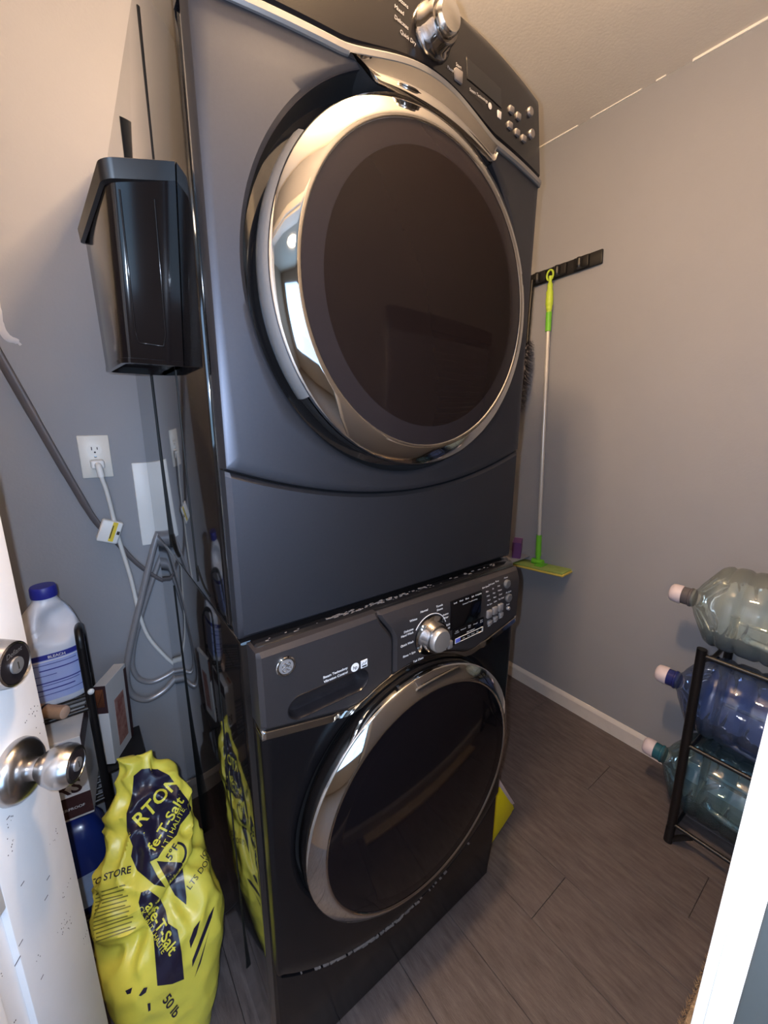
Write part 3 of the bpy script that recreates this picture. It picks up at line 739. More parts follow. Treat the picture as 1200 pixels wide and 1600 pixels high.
front_text('lettering', 'Steam Technology', 0.0066, 0.169, 0.9400, LY, 'print', washer, align='RIGHT', bold=True)
front_text('lettering', 'Vibration Control', 0.0066, 0.169, 0.9315, LY, 'print', washer, align='RIGHT', bold=True)
link('approval_mark', lathe_mesh([(0.0085, LY), (0.0, LY - 0.0003)], 24, 'Y', (0.1845, 0, 0.9345)), 'print', washer)
front_text('lettering', 'hp', 0.009, 0.1845, 0.9345, LY - 0.0008, 'panelmat', washer, bold=True)
em = box('energy_mark', (0.1975, LY - 0.0002, 0.9265), (0.2115, LY + 0.001, 0.9415), 'print', washer)
link('energy_star', tube_mesh([(0.1995, LY - 0.0006, 0.9335), (0.2025, LY - 0.0006, 0.9375), (0.2055, LY - 0.0006, 0.9345), (0.2095, LY - 0.0006, 0.9390)], 0.0006, 6), 'panelmat', em)
box('energy_line', (0.1995, LY - 0.0008, 0.9285), (0.2095, LY, 0.9312), 'panelmat', em)
# maker's badge: ringed disc with curled monogram strokes
bd = link('badge', lathe_mesh([(0.0168, PY + 0.001), (0.0168, PY - 0.003), (0.0155, PY - 0.0042), (0.0138, PY - 0.0042), (0.0132, PY - 0.0030), (0, PY - 0.0030)], 40, 'Y', (0.0545, 0, 0.9890)), 'chrome', washer, True, 35)
link('badge_field', lathe_mesh([(0.0122, PY - 0.0031), (0.0122, PY - 0.0036), (0, PY - 0.0036)], 36, 'Y', (0.0545, 0, 0.9890)), 'btn', bd, True, 35)
def loop2(cx, cz, rx, rz, a0, a1, n=14, tilt=0.0):
    out = []
    for k in range(n + 1):
        a = a0 + (a1 - a0) * k / n; x, z = rx * math.cos(a), rz * math.sin(a)
        out.append((cx + x * math.cos(tilt) - z * math.sin(tilt), PY - 0.0040, cz + x * math.sin(tilt) + z * math.cos(tilt)))
    return out
g = (0.0545, 0.9890)
strokes = [loop2(g[0] - 0.0035, g[1] + 0.0028, 0.0032, 0.0036, R(-60), R(250), tilt=-0.4), loop2(g[0] - 0.0040, g[1] - 0.0045, 0.0026, 0.0036, R(60), R(380), tilt=0.4),
           loop2(g[0] + 0.0040, g[1] + 0.0036, 0.0028, 0.0028, R(-30), R(260)), loop2(g[0] + 0.0042, g[1] - 0.0034, 0.0034, 0.0032, R(110), R(400)),
           [(g[0] - 0.0060, PY - 0.0040, g[1] - 0.0004), (g[0] - 0.001, PY - 0.0040, g[1] + 0.0006), (g[0] + 0.0062, PY - 0.0040, g[1] + 0.0002)]]
bm = bmesh.new()
for s in strokes:
    t_ = tube_mesh(s, 0.00065, 6); bm.from_mesh(t_); bpy.data.meshes.remove(t_)
link('monogram', mesh_of(bm), 'chrome', bd, True)
# display and buttons
dp = box('display', (0.428, PY - 0.0016, 0.925), (0.528, PY + 0.003, 0.9925), 'display', washer, bev=0.001)
box('display', (0.436, PY - 0.0014, 0.886), (0.540, PY + 0.003, 0.9245), 'display', washer, bev=0.001)
for i, s in enumerate(['Lock', 'Wash', 'Rinse', 'Spin', 'Complete']):
    front_text('lettering', s, 0.0052, 0.440 + i * 0.0185, 0.9875, PY - 0.0022, 'print', washer, bold=True)
front_text('lettering', 'Estimated Time Remaining', 0.0045, 0.487, 0.9775, PY - 0.0022, 'print', washer)
for i, s in enumerate(['Lock\nControl', 'Preferred', 'Delay\nStart', 'Prewash', 'Extra\nRinse']):
    front_text('lettering', s, 0.0042, 0.449 + i * 0.0205, 0.9165, PY - 0.0020, 'print', washer)
fr = bmesh.new()
for lo, hi in [((0.445, 0.8885), (0.538, 0.8893)), ((0.445, 0.8995), (0.538, 0.9003)), ((0.445, 0.8885), (0.4458, 0.9003)), ((0.5372, 0.8885), (0.538, 0.9003))]:
    add_box(fr, (lo[0], PY - 0.0021, lo[1]), (hi[0], PY - 0.0014, hi[1]))
link('lettering', mesh_of(fr), 'print', washer)
box('blue_key', (0.4465, PY - 0.0024, 0.8895), (0.4615, PY - 0.001, 0.8992), 'printblue', washer, bev=0.0005)
for i, s in enumerate(['Stain', 'Time', 'Power', 'Save', '8']):
    front_text('lettering', s, 0.0042, 0.472 + i * 0.0155, 0.8945, PY - 0.0024, 'print', washer)
front_text('lettering', 'Stain Inspector', 0.0045, 0.495, 0.9050, PY - 0.0022, 'print', washer, bold=True)
box('start_button', (0.421, PY - 0.006, 0.8850), (0.4345, PY + 0.003, 0.9025), 'btn', washer, bev=0.002)
front_text('lettering', 'Start\nPause', 0.0065, 0.411, 0.8885, LY, 'print', washer, align='CENTER')
for bx_, bz_ in [(0.557, 0.9265), (0.5775, 0.9290), (0.598, 0.9315)]:
    link('button', box_mesh((bx_ - 0.0080, PY - 0.006, bz_ - 0.0095), (bx_ + 0.0080, PY + 0.003, bz_ + 0.0095), 0.002, 2), 'btn', washer, True, 40)
for bx_, bz_ in [(0.561, 0.9035), (0.5815, 0.9075), (0.602, 0.9120)]:
    link('button', box_mesh((bx_ - 0.0065, PY - 0.006, bz_ - 0.0055), (bx_ + 0.0065, PY + 0.003, bz_ + 0.0055), 0.002, 2), 'btn', washer, True, 40)
for bx_, bz_, br in [(0.6200, 0.9850, 0.0105), (0.6290, 0.9470, 0.0105), (0.6300, 0.9195, 0.005)]:
    by = pan_y(bx_, bz_)
    link('round_button', lathe_mesh([(br, by + 0.002), (br, by - 0.004), (br * 0.85, by - 0.0055), (0, by - 0.006)], 24, 'Y', (bx_, 0, bz_)), 'btn' if br < 0.008 else 'greyhinge', washer, True, 40)
for c, (hx, words) in enumerate([(0.5440, ['Spin Speed', 'Max', 'High', 'Med', 'No Spin']), (0.5650, ['Soil Level', 'Ex', 'Hvy', 'Med', 'Light']), (0.5860, ['Temp', 'Hot', 'Warm', 'Cool', 'Tap Cold'])]):
    for r_, s in enumerate(words):
        zz = 0.9960 - r_ * 0.0115 + c * 0.0015; xx = hx + r_ * 0.0035
        front_text('lettering', s, 0.0056, xx, zz, pan_y(xx, zz) - 0.0009, 'print', washer, bold=True)
for s, x, z in [('Power', 0.620, 1.0000), ('My Cycle', 0.628, 0.9625), ('Signal', 0.629, 0.9295), ('Stain', 0.562, 0.8945), ('Delay', 0.583, 0.8985), ('Steam', 0.604, 0.9025)]:
    front_text('lettering', s, 0.0055, x, z, pan_y(x, z) - 0.0009, 'print', washer, bold=True)
# lint and scuffs along the seam above the kick panel
bm = bmesh.new()
for k in range(110):
    x = random.gauss(0.24, 0.10)
    if not 0.02 < x < 0.60: continue
    zz = wseam(x) - 0.001 + random.uniform(-0.003, 0.002) * (1.5 if x > 0.2 else 0.5); s = random.uniform(0.001, 0.003)
    add_box(bm, (x, FY - 0.0006, zz), (x + s * 2.6, FY + 0.004, zz + s * 0.5))
sl = link('seam_lint', mesh_of(bm), 'dust', washer); sl['kind'] = 'stuff'

# ================================================================== LINT BIN on the dryer's side
bin_ = thing('lint_bin', 'smoked black plastic lint bin fixed to the dryer side', 'bin', (-0.05, 0.28, 1.457))
def bin_section(z):
    t = (z - 1.457) / 0.246
    return (-0.086 - 0.002 * t, 0.0, 0.188 - 0.066 * t, 0.385 + 0.015 * t)   # x0,x1,y0,y1
def bin_ring(bm, z, grow=0.0, n=5, r_=0.016, slope=0.0):
    x0, x1, y0, y1 = bin_section(z); x0 -= grow; y0 -= grow; y1 += grow
    x1 = -0.0015
    out = []
    for cx, cy, a0 in [(x0 + r_, y1 - r_, 90), (x0 + r_, y0 + r_, 180)]:
        for k in range(n + 1):
            a = R(a0 + 90 * k / n); out.append((cx + r_ * math.cos(a), cy + r_ * math.sin(a)))
    out += [(x1, y0), (x1, y1)]
    return [bm.verts.new((x + 0.06 * (y - 0.15) * (x / 0.09 if x < -0.01 else 0), y, z + slope * (x - x0))) for x, y in out]
bm = bmesh.new()
rows = [bin_ring(bm, z) for z in (1.4625, 1.55, 1.64, 1.700)] + [bin_ring(bm, z, -0.003) for z in (1.700, 1.60, 1.468)]
for a, b in zip(rows[:-1], rows[1:]):
    for i in range(len(a)): bm.faces.new((a[i], a[(i + 1) % len(a)], b[(i + 1) % len(a)], b[i]))
bm.faces.new(rows[-1])
link('bin_body', mesh_of(bm), 'dark_plastic', bin_, True, 40)
bm = bmesh.new()
rows = [bin_ring(bm, 1.676, 0.0008, slope=0.25), bin_ring(bm, 1.677, 0.006, slope=0.25), bin_ring(bm, 1.698, 0.007, slope=0.25), bin_ring(bm, 1.6995, 0.005, slope=0.25), bin_ring(bm, 1.6995, -0.003, slope=0.25), bin_ring(bm, 1.676, -0.002, slope=0.25)]
for a, b in zip(rows[:-1], rows[1:]):
    for i in range(len(a)): bm.faces.new((a[i], a[(i + 1) % len(a)], b[(i + 1) % len(a)], b[i]))
link('rim', mesh_of(bm), 'blackplastic', bin_, True, 40)
bm = bmesh.new()
rows = [bin_ring(bm, 1.4622, 0.0006), bin_ring(bm, 1.455, 0.0006), bin_ring(bm, 1.455, -0.006), bin_ring(bm, 1.4622, -0.006)]
for a, b in zip(rows[:-1], rows[1:]):
    for i in range(len(a)): bm.faces.new((a[i], a[(i + 1) % len(a)], b[(i + 1) % len(a)], b[i]))
link('base_rim', mesh_of(bm), 'dark_plastic', bin_, True, 40)
# moulded frame on the face towards the camera
def bin_front(x, z): return (x, bin_section(z)[2] - 0.0006, z)
tube('moulding', [bin_front(-0.072, 1.672), bin_front(-0.068, 1.50), bin_front(-0.065, 1.485), bin_front(-0.030, 1.483), bin_front(-0.026, 1.50), bin_front(-0.030, 1.672)], 0.0012, 'dark_plastic', bin_, n=8)
# pale print on the outer face
bm = bmesh.new()
for k, (y0, y1, z0, z1) in enumerate([(0.27, 0.29, 1.612, 1.622), (0.20, 0.33, 1.578, 1.582), (0.22, 0.33, 1.566, 1.574), (0.21, 0.33, 1.556, 1.562), (0.23, 0.32, 1.545, 1.549), (0.24, 0.33, 1.528, 1.531)]):
    xx = bin_section((z0 + z1) / 2)[0]
    add_box(bm, (xx - 0.0006, y0, z0), (xx + 0.0005, y1, z1))
link('print', mesh_of(bm), 'btn', bin_)

# ================================================================== WALL OUTLET, PLATE, CORDS
out = thing('wall_outlet', 'ivory duplex wall outlet with a white plug in its lower socket', 'outlet', (-0.1205, YB, 1.262))
ox, oz = -0.1205, 1.2625
box('cover_plate', (ox - 0.0365, YB - 0.006, oz - 0.059), (ox + 0.0365, YB, oz + 0.059), 'ivory', out, bev=0.0025)
for dz in (0.020, -0.020):
    s = link('socket', poly_prism([(ox + x, oz + dz + z) for x, z in [(0.017 * math.cos(R(a)), max(-0.0135, min(0.0135, 0.0172 * math.sin(R(a))))) for a in range(0, 360, 15)]], YB - 0.0078, YB - 0.004), 'ivory', out)
    for sx_, w_, h_ in [(-0.0065, 0.0022, 0.009), (0.0065, 0.0022, 0.007)]:
        box('slot', (ox + sx_ - w_ / 2, YB - 0.0083, oz + dz - h_ / 2 + 0.003), (ox + sx_ + w_ / 2, YB - 0.007, oz + dz + h_ / 2 + 0.003), 'slot', s)
    link('slot', lathe_mesh([(0.0024, YB - 0.0083), (0, YB - 0.0084)], 14, 'Y', (ox, 0, oz + dz - 0.0075)), 'slot', s)
link('screw', lathe_mesh([(0.003, YB - 0.006), (0.003, YB - 0.0072), (0, YB - 0.0076)], 14, 'Y', (ox, 0, oz)), 'chrome', out)
wp = box('blank_wall_plate', (-0.037, YB - 0.008, 0.985), (0.016, YB, 1.2395), 'whiteplastic', bev=0.003)
tag(wp, 'tall white blank plate on the wall behind the dryer', 'wall plate')
wc = thing('white_power_cord', 'white power cord plugged into the outlet hanging behind the machines', 'cord', (-0.117, 0.77, 1.24))
plug = box('plug', (-0.016, -0.034, -0.012), (0.016, 0.003, 0.012), 'whiteplastic', wc, bev=0.005, seg=3, mtx=Matrix.Translation((-0.1195, 0.809, 1.2435)))
tube('cord', [(-0.1195, 0.778, 1.2435), (-0.118, 0.768, 1.236), (-0.115, 0.765, 1.205), (-0.109, 0.768, 1.17), (-0.103, 0.775, 1.108), (-0.097, 0.780, 1.03), (-0.08, 0.788, 0.893), (-0.071, 0.793, 0.773), (-0.055, 0.798, 0.688), (-0.021, 0.800, 0.613), (0.007, 0.803, 0.565), (0.038, 0.805, 0.523)], 0.0058, 'cordwhite', wc, sp=6)
tube('strain_relief', [(-0.1195, 0.779, 1.2435), (-0.118, 0.768, 1.235), (-0.1155, 0.7655, 1.21)], 0.0085, 'whiteplastic', wc, sp=5)
gb = box('cord_tag', (-0.026, -0.012, -0.032), (0.026, 0.012, 0.032), 'whiteplastic', wc, bev=0.005, seg=3, mtx=Matrix.Translation((-0.1155, 0.772, 1.054)) @ Matrix.Rotation(R(22), 4, 'Y'))
mt = Matrix.Translation((-0.1155, 0.772, 1.054)) @ Matrix.Rotation(R(22), 4, 'Y')
box('sticker', (0.001, -0.0128, -0.026), (0.013, -0.0118, 0.030), 'stickeryellow', gb, mtx=mt)
box('sticker_print', (0.002, -0.0134, -0.018), (0.0045, -0.0127, 0.020), 'slot', gb, mtx=mt)
box('sticker_print', (0.016, -0.0126, -0.004), (0.023, -0.0118, 0.006), 'slot', gb, mtx=mt)
gc = tube('grey_power_cord', [(-0.312, 0.742, 1.64), (-0.300, 0.745, 1.585), (-0.276, 0.755, 1.504), (-0.217, 0.775, 1.309), (-0.180, 0.782, 1.19), (-0.144, 0.790, 1.084), (-0.105, 0.795, 1.019), (-0.058, 0.797, 0.936), (-0.003, 0.800, 0.871), (0.049, 0.805, 0.836)], [0.0150, 0.0145, 0.0135, 0.0125, 0.0115, 0.0105, 0.0095, 0.0085, 0.008, 0.008], 'cordgrey', None, n=14, sp=8, flat=(1.0, 0.55))
tag(gc, 'thick flat grey cord running down the back wall from upper left', 'cord')
h1 = tube('drain_hose', [(0.018, 0.79, 1.048), (-0.01, 0.79, 0.981), (-0.058, 0.788, 0.835), (-0.108, 0.785, 0.678), (-0.129, 0.785, 0.586), (-0.123, 0.785, 0.519), (-0.086, 0.785, 0.481), (-0.036, 0.790, 0.487), (0.006, 0.794, 0.517), (0.038, 0.795, 0.541)], 0.0098, 'cordsilver', None, n=12, sp=8)
tag(h1, 'outer looped grey hose hanging behind the machines', 'hose')
h2 = tube('supply_hose', [(0.03, 0.805, 0.983), (0.001, 0.805, 0.926), (-0.04, 0.806, 0.829), (-0.088, 0.806, 0.70), (-0.108, 0.806, 0.611), (-0.098, 0.806, 0.553), (-0.063, 0.806, 0.524), (-0.017, 0.806, 0.529), (0.02, 0.806, 0.545)], 0.0078, 'cordsilver', None, n=12, sp=8)
tag(h2, 'inner looped grey hose hanging close to the back wall', 'hose')
tube('wall_patch', [(-0.266, YB, 1.665), (-0.268, YB, 1.62), (-0.270, YB, 1.585), (-0.262, YB, 1.560), (-0.246, YB, 1.553), (-0.238, YB, 1.545)], [0.006, 0.008, 0.010, 0.011, 0.009, 0.004], 'patch', wall_back, n=12, sp=5, flat=(0.9, 0.25))

# ================================================================== SALT BAG
salt = thing('salt_bag', 'crumpled yellow and navy bag of rock salt slumped beside the washer', 'bag', (-0.155, 0.23, 0))
secs = [  # z, x0, x1, yc, depth, power
    (0.000, -0.178, -0.098, 0.215, 0.055), (0.010, -0.192, -0.084, 0.215, 0.066), (0.06, -0.212, -0.068, 0.220, 0.076), (0.12, -0.236, -0.052, 0.230, 0.086),
    (0.19, -0.265, -0.038, 0.240, 0.092), (0.245, -0.267, -0.024, 0.248, 0.094), (0.30, -0.264, -0.036, 0.258, 0.088), (0.35, -0.256, -0.046, 0.275, 0.074),
    (0.40, -0.236, -0.054, 0.300, 0.060), (0.44, -0.218, -0.058, 0.325, 0.050), (0.49, -0.206, -0.064, 0.348, 0.040), (0.54, -0.196, -0.080, 0.365, 0.026),
    (0.575, -0.190, -0.100, 0.372, 0.014), (0.600, -0.180, -0.118, 0.376, 0.007), (0.615, -0.165, -0.138, 0.378, 0.003)]
def bag_point(t, a):
    k = t * (len(secs) - 1); i = min(int(k), len(secs) - 2); f = k - i; f = f * f * (3 - 2 * f) * 0.3 + f * 0.7
    A, B = secs[i], secs[i + 1]
    z, x0, x1, yc, dp_ = [A[j] + (B[j] - A[j]) * f for j in range(5)]
    ca, sa = math.cos(a), math.sin(a)
    e = 0.72
    x = (x0 + x1) / 2 + (x1 - x0) / 2 * math.copysign(abs(ca) ** e, ca)
    y = yc + dp_ * math.copysign(abs(sa) ** e, sa)
    return Vector((x, y, z))
bm = bmesh.new(); rows = []
NT, NA = 110, 120
for i in range(NT + 1):
    t = i / NT; row = []
    for j in range(NA):
        a = 2 * math.pi * j / NA
        p = bag_point(t, a); c = bag_point(t, 0) * 0.5 + bag_point(t, math.pi) * 0.5
        d = (p - c); dn = d.normalized()
        amp = 0.006 + 0.022 * smoothstep(0.20, 0.40, p.z) * (1 - 0.35 * smoothstep(0.52, 0.62, p.z))
        # folds: sharp creases from ridged noise, stretched along tilted directions
        q = Vector((p.x * 9 + p.z * 4, p.y * 9, p.z * 7 - p.x * 5))
        n1 = 1 - 2 * abs(noise.noise(q)); n2 = 1 - 2 * abs(noise.noise(q * 2.3 + Vector((5, 1, 2)))); n3 = noise.noise(q * 5.5)
        disp = amp * (0.60 * n1 + 0.45 * n2 + 0.15 * n3) - amp * 0.3
        lean = Vector((0.0, 0.0, 0.0))
        # the deep fold across the middle where the empty top half has slumped forward
        fold = math.exp(-((p.z - 0.345 - 0.35 * (p.x + 0.15)) / 0.022) ** 2) * smoothstep(0.2, -0.6, math.sin(a))
        disp -= 0.030 * fold
        p = p + dn * disp
        p.z = max(0.0005, p.z + (0.012 * n2 * smoothstep(0.25, 0.4, p.z)))
        row.append(bm.verts.new(p))
    rows.append(row)
for a, b in zip(rows[:-1], rows[1:]):
    for j in range(NA): bm.faces.new((a[j], a[(j + 1) % NA], b[(j + 1) % NA], b[j]))
bm.faces.new(rows[0][::-1]); bm.faces.new(rows[-1])
bmesh.ops.triangulate(bm, faces=[f for f in bm.faces if len(f.verts) > 4])
bag_me = mesh_of(bm)
link('bag_film', bag_me, 'bag', salt, True, 55)
bmt = bmesh.new(); bmt.from_mesh(bag_me); bag_bvh = BVHTree.FromBMesh(bmt)
def wrap(me, origin, u, v, off=0.0016, name='print', m='bagnavy', parent=salt):
    """lay a flat print onto the bag: project along -n where n faces out of the bag, towards the camera."""
    u = Vector(u).normalized(); v = Vector(v); v = (v - u * v.dot(u)).normalized(); n = u.cross(v)
    bm = bmesh.new(); bm.from_mesh(me); dead = []
    for vt in bm.verts:
        p = Vector(origin) + u * vt.co.x + v * vt.co.y
        loc, nr, idx, dist = bag_bvh.ray_cast(p + n * 0.3, -n, 0.6)
        if loc is None: dead.append(vt)
        else: vt.co = loc + n * off
    bmesh.ops.delete(bm, geom=dead, context='VERTS')
    # drop faces that would bridge across a fold
    bad = [f for f in bm.faces if max(e.calc_length() for e in f.edges) > 0.03]
    bmesh.ops.delete(bm, geom=bad, context='FACES')
    out_ = bpy.data.meshes.new('p'); bm.to_mesh(out_); bm.free()
    return link(name, out_, m, parent, True, 60)
def flat_poly(pts, cell=0.006):
    bm = bmesh.new(); bm.faces.new([bm.verts.new((x, y, 0)) for x, y in pts]); bmesh.ops.triangulate(bm, faces=bm.faces)
    for _ in range(7):
        ed = [e for e in bm.edges if e.calc_length() > cell]
        if not ed: break
        bmesh.ops.subdivide_edges(bm, edges=ed, cuts=1); bmesh.ops.triangulate(bm, faces=bm.faces)
    me = bpy.data.meshes.new('fp'); bm.to_mesh(me); bm.free(); return me
# all prints share one sheet taken from image pixels, projected from the camera direction
SO = Vector((-0.15, 0.20, 0.30)); SU = Vector((0.9998, -0.012, 0.016)); SV = Vector((0.0, 0.8, 0.6))
def decal(pts, name='navy_print', m='bagnavy', off=0.0014, cell=0.006): return wrap(flat_poly(pts, cell), SO, SU, SV, off, name, m)
def bag_text(body, size, x, y, ang, m='bagyellowprint', off=0.0032, align='CENTER', bold=True):
    me = text_mesh(body, size, align, bold, 0.005)
    c, q = math.cos(R(ang)), math.sin(R(ang))
    for v in me.vertices: v.co = (x + v.co.x * c - v.co.y * q, y + v.co.x * q + v.co.y * c, 0)
    return wrap(me, SO, SU, SV, off, 'lettering', m)
decal([(-0.004, 0.291), (0.013, 0.298), (0.043, 0.288), (0.063, 0.265), (0.096, 0.189), (0.092, 0.179), (0.066, 0.165), (0.055, 0.149), (0.03, 0.139), (0.013, 0.126), (-0.002, 0.127), (0.007, 0.094), (0.017, 0.071), (-0.002, 0.086), (-0.027, 0.127), (-0.033, 0.155), (-0.027, 0.17), (-0.033, 0.203), (-0.028, 0.231), (-0.012, 0.262)])
decal([(0.01, 0.122), (0.055, 0.095), (0.051, 0.035), (0.048, 0.023), (0.031, 0.05), (0.02, 0.087)])
decal([(-0.026, 0.086), (-0.013, 0.083), (0.004, 0.059), (0.010, 0.035), (0.010, 0.012), (0.024, -0.007), (0.024, -0.046), (0.02, -0.09), (-0.001, -0.084), (-0.026, -0.070), (-0.022, -0.032), (-0.018, 0.009), (-0.022, 0.024), (-0.031, 0.052), (-0.033, 0.073)])
for b in ([(0.067, -0.016), (0.056, -0.034), (0.041, -0.05), (0.041, -0.037), (0.053, -0.022)],
          [(0.1, -0.009), (0.09, -0.025), (0.056, -0.062), (0.038, -0.081), (0.04, -0.07), (0.059, -0.048), (0.085, -0.019)],
          [(0.084, -0.038), (0.072, -0.056), (0.054, -0.085), (0.039, -0.1), (0.048, -0.087), (0.065, -0.064)],
          [(-0.078, -0.045), (-0.066, -0.047), (-0.07, -0.054), (-0.076, -0.052)], [(-0.058, -0.065), (-0.048, -0.059), (-0.042, -0.062), (-0.046, -0.068), (-0.055, -0.068)],
          [(-0.047, -0.086), (-0.042, -0.088), (-0.044, -0.099), (-0.048, -0.099)]):
    decal(b, 'print_bar')
bag_text('RTON', 0.038, 0.032, 0.228, 27)
bag_text('fe-T-Salt', 0.0285, 0.040, 0.178, 41)
bag_text('LT | HALITE', 0.0145, 0.052, 0.164, 45, bold=False)
decal([(0.044 + 0.024 * math.cos(R(a)), 0.114 + 0.024 * math.sin(R(a))) for a in range(-60, 75, 9)] + [(0.044 + 0.0195 * math.cos(R(a)), 0.114 + 0.0195 * math.sin(R(a))) for a in range(66, -61, -9)], 'print_arc', off=0.002)
bag_text('5\u00b0F', 0.020, 0.041, 0.122, 38, 'bagnavy', 0.0026)
bag_text('ICE', 0.0165, 0.106, 0.092, 30, 'bagnavy', 0.0024, bold=False)
bag_text('LTS DOWN', 0.0165, 0.094, 0.068, 30, 'bagnavy', 0.0024, bold=False)
bag_text('afe-T-Salt', 0.0265, -0.003, 0.012, -75)
bag_text('CK SALT | HALITE', 0.0120, -0.019, 0.018, -74, bold=False)
bag_text('50 lb', 0.022, -0.010, -0.117, -72, 'bagnavy', 0.0024)
bag_text('TO STORE', 0.0165, -0.074, 0.143, -15, 'bagnavy', 0.0024)
for k in range(13):
    f = k / 12; xa, ya = -0.104 - 0.012 * f, 0.128 - 0.074 * f; xb, yb = -0.050 + 0.006 * f - 0.004 * (k % 3), 0.112 - 0.076 * f
    decal([(xa, ya), (xb, yb), (xb, yb + 0.0022), (xa, ya + 0.0022)], 'fine_print', 'bagfine', 0.0016, 0.009)
bmt.free()

# ================================================================== WIRE RACK at the back left with its load
RX = -0.214
rack = thing('wire_rack', 'black metal wire shelf rack against the back wall beside the door', 'rack', (-0.42, 0.59, 0))
for y, ztop in [(0.50, 0.855), (0.68, 0.775)]:
    for x in (RX, -0.66):
        tube('post', [(x, y, 0.0), (x, y, ztop)], 0.0085, 'black', rack, n=12)
for x in (RX, -0.66):
    tube('end_hoop', [(x, 0.50, 0.85), (x, 0.507, 0.878), (x, 0.53, 0.888), (x, 0.60, 0.865), (x, 0.66, 0.825), (x, 0.678, 0.803), (x, 0.68, 0.77)], 0.0085, 'black', rack, n=12, sp=5)
wire_me = None
for z in (0.70, 0.44, 0.10):
    for y in (0.50, 0.68):
        tube('shelf_rail', [(RX, y, z - 0.004), (-0.66, y, z - 0.004)], 0.0055, 'black', rack, n=10)
    for x in (RX, -0.44, -0.66):
        tube('shelf_rail', [(x, 0.50, z - 0.008), (x, 0.68, z - 0.008)], 0.0045, 'black', rack, n=8)
    if wire_me is None:
        wire_me = tube_mesh([(RX, 0, 0), (-0.66, 0, 0)], 0.0022, 8); wire_me.materials.append(M['black'])
    for k in range(8):
        o = bpy.data.objects.new('shelf_wire', wire_me); COL.objects.link(o); o.parent = rack; o.location = Vector((0, 0.52 + k * 0.02, z - 0.0025)) - rack.location
link('hook_knob', lathe_mesh([(0, 0.0), (0.006, 0.001), (0.007, 0.006), (0.004, 0.012), (0, 0.013)], 16, 'Y', (RX + 0.004, 0.486, 0.742)), 'whiteplastic', rack, True)

def loft_rings(rings, cap=True):
    bm = bmesh.new(); rr = [[bm.verts.new(p) for p in r_] for r_ in rings]
    n = len(rr[0])
    for a, b in zip(rr[:-1], rr[1:]):
        for i in range(n): bm.faces.new((a[i], a[(i + 1) % n], b[(i + 1) % n], b[i]))
    if cap: bm.faces.new(rr[0][::-1]); bm.faces.new(rr[-1])
    return mesh_of(bm)
def rrect(cx, cy, hx, hy, z, e=0.6, n=40, grow=0.0):
    out_ = []
    for k in range(n):
        a = 2 * math.pi * k / n; c, s = math.cos(a), math.sin(a)
        out_.append((cx + (hx + grow) * math.copysign(abs(c) ** e, c), cy + (hy + grow) * math.copysign(abs(s) ** e, s), z))
    return out_
# bleach jug with a moulded grip
bl = thing('bleach_jug', 'white bleach jug with dark blue cap on the rack top shelf', 'jug', (-0.278, 0.60, 0.70))
bx0, by0, bz0 = -0.278, 0.60, 0.7005
prof = [(0.000, 0.060, 0.046), (0.004, 0.066, 0.052), (0.020, 0.0685, 0.055), (0.150, 0.0690, 0.056), (0.165, 0.0680, 0.055), (0.195, 0.058, 0.047), (0.225, 0.041, 0.036), (0.247, 0.026, 0.025), (0.257, 0.0215, 0.0215), (0.266, 0.021, 0.021)]
sec = []
def lerp_prof(h):
    for (h0, a0, b0), (h1_, a1, b1) in zip(prof[:-1], prof[1:]):
        if h0 <= h <= h1_:
            f = (h - h0) / (h1_ - h0); return a0 + (a1 - a0) * f, b0 + (b1 - b0) * f
    return prof[-1][1:]
for k in range(61):
    h = 0.266 * k / 60; a, b = lerp_prof(h)
    cxs = bx0 + 0.010 * smoothstep(0.165, 0.26, h)
    ring_ = []
    for j in range(56):
        ang = 2 * math.pi * j / 56; c, s = math.cos(ang), math.sin(ang); e = 0.72 if h < 0.17 else 0.72 + 0.28 * smoothstep(0.17, 0.24, h)
        x = cxs + a * math.copysign(abs(c) ** e, c); y = by0 + b * math.copysign(abs(s) ** e, s)
        # thumb hollow beside the handle on the face towards the camera
        if s < 0:
            dh = (h - 0.200) / 0.034; dx = (x - (bx0 + 0.030)) / 0.034
            q = math.exp(-(dh * dh + dx * dx) ** 2 * 0.9)
            y += 0.030 * q
            hb = math.exp(-((x - (bx0 - 0.012)) / 0.011) ** 2) * smoothstep(0.155, 0.175, h) * smoothstep(0.262, 0.245, h)
            y -= 0.010 * hb
        ring_.append((x, y, bz0 + h))
    sec.append(ring_)
link('jug_body', loft_rings(sec), 'bleachbody', bl, True, 60)
capx = bx0 + 0.010
bc = link('cap', lathe_mesh([(0.0215, bz0 + 0.258), (0.0255, bz0 + 0.259), (0.0262, bz0 + 0.264), (0.0255, bz0 + 0.282), (0.0235, bz0 + 0.2855), (0, bz0 + 0.2865)], 40, 'Z', (capx, by0, 0)), 'bluecap', bl, True, 35)
def label_band(name, z0, z1, m, parent, grow=0.0007):
    rs = []
    for h in (z0, z1):
        a, b = lerp_prof(h); rs.append(rrect(bx0, by0, a, b, bz0 + h, 0.72, 56, grow))
    return link(name, loft_rings(rs, False), m, parent, True, 60)
lb = label_band('label', 0.020, 0.138, 'labelblue', bl)
label_band('label_band', 0.125, 0.1375, 'labelnavy', bl, 0.0012)
label_band('label_rule', 0.1205, 0.1225, 'whiteplastic', lb, 0.0011)
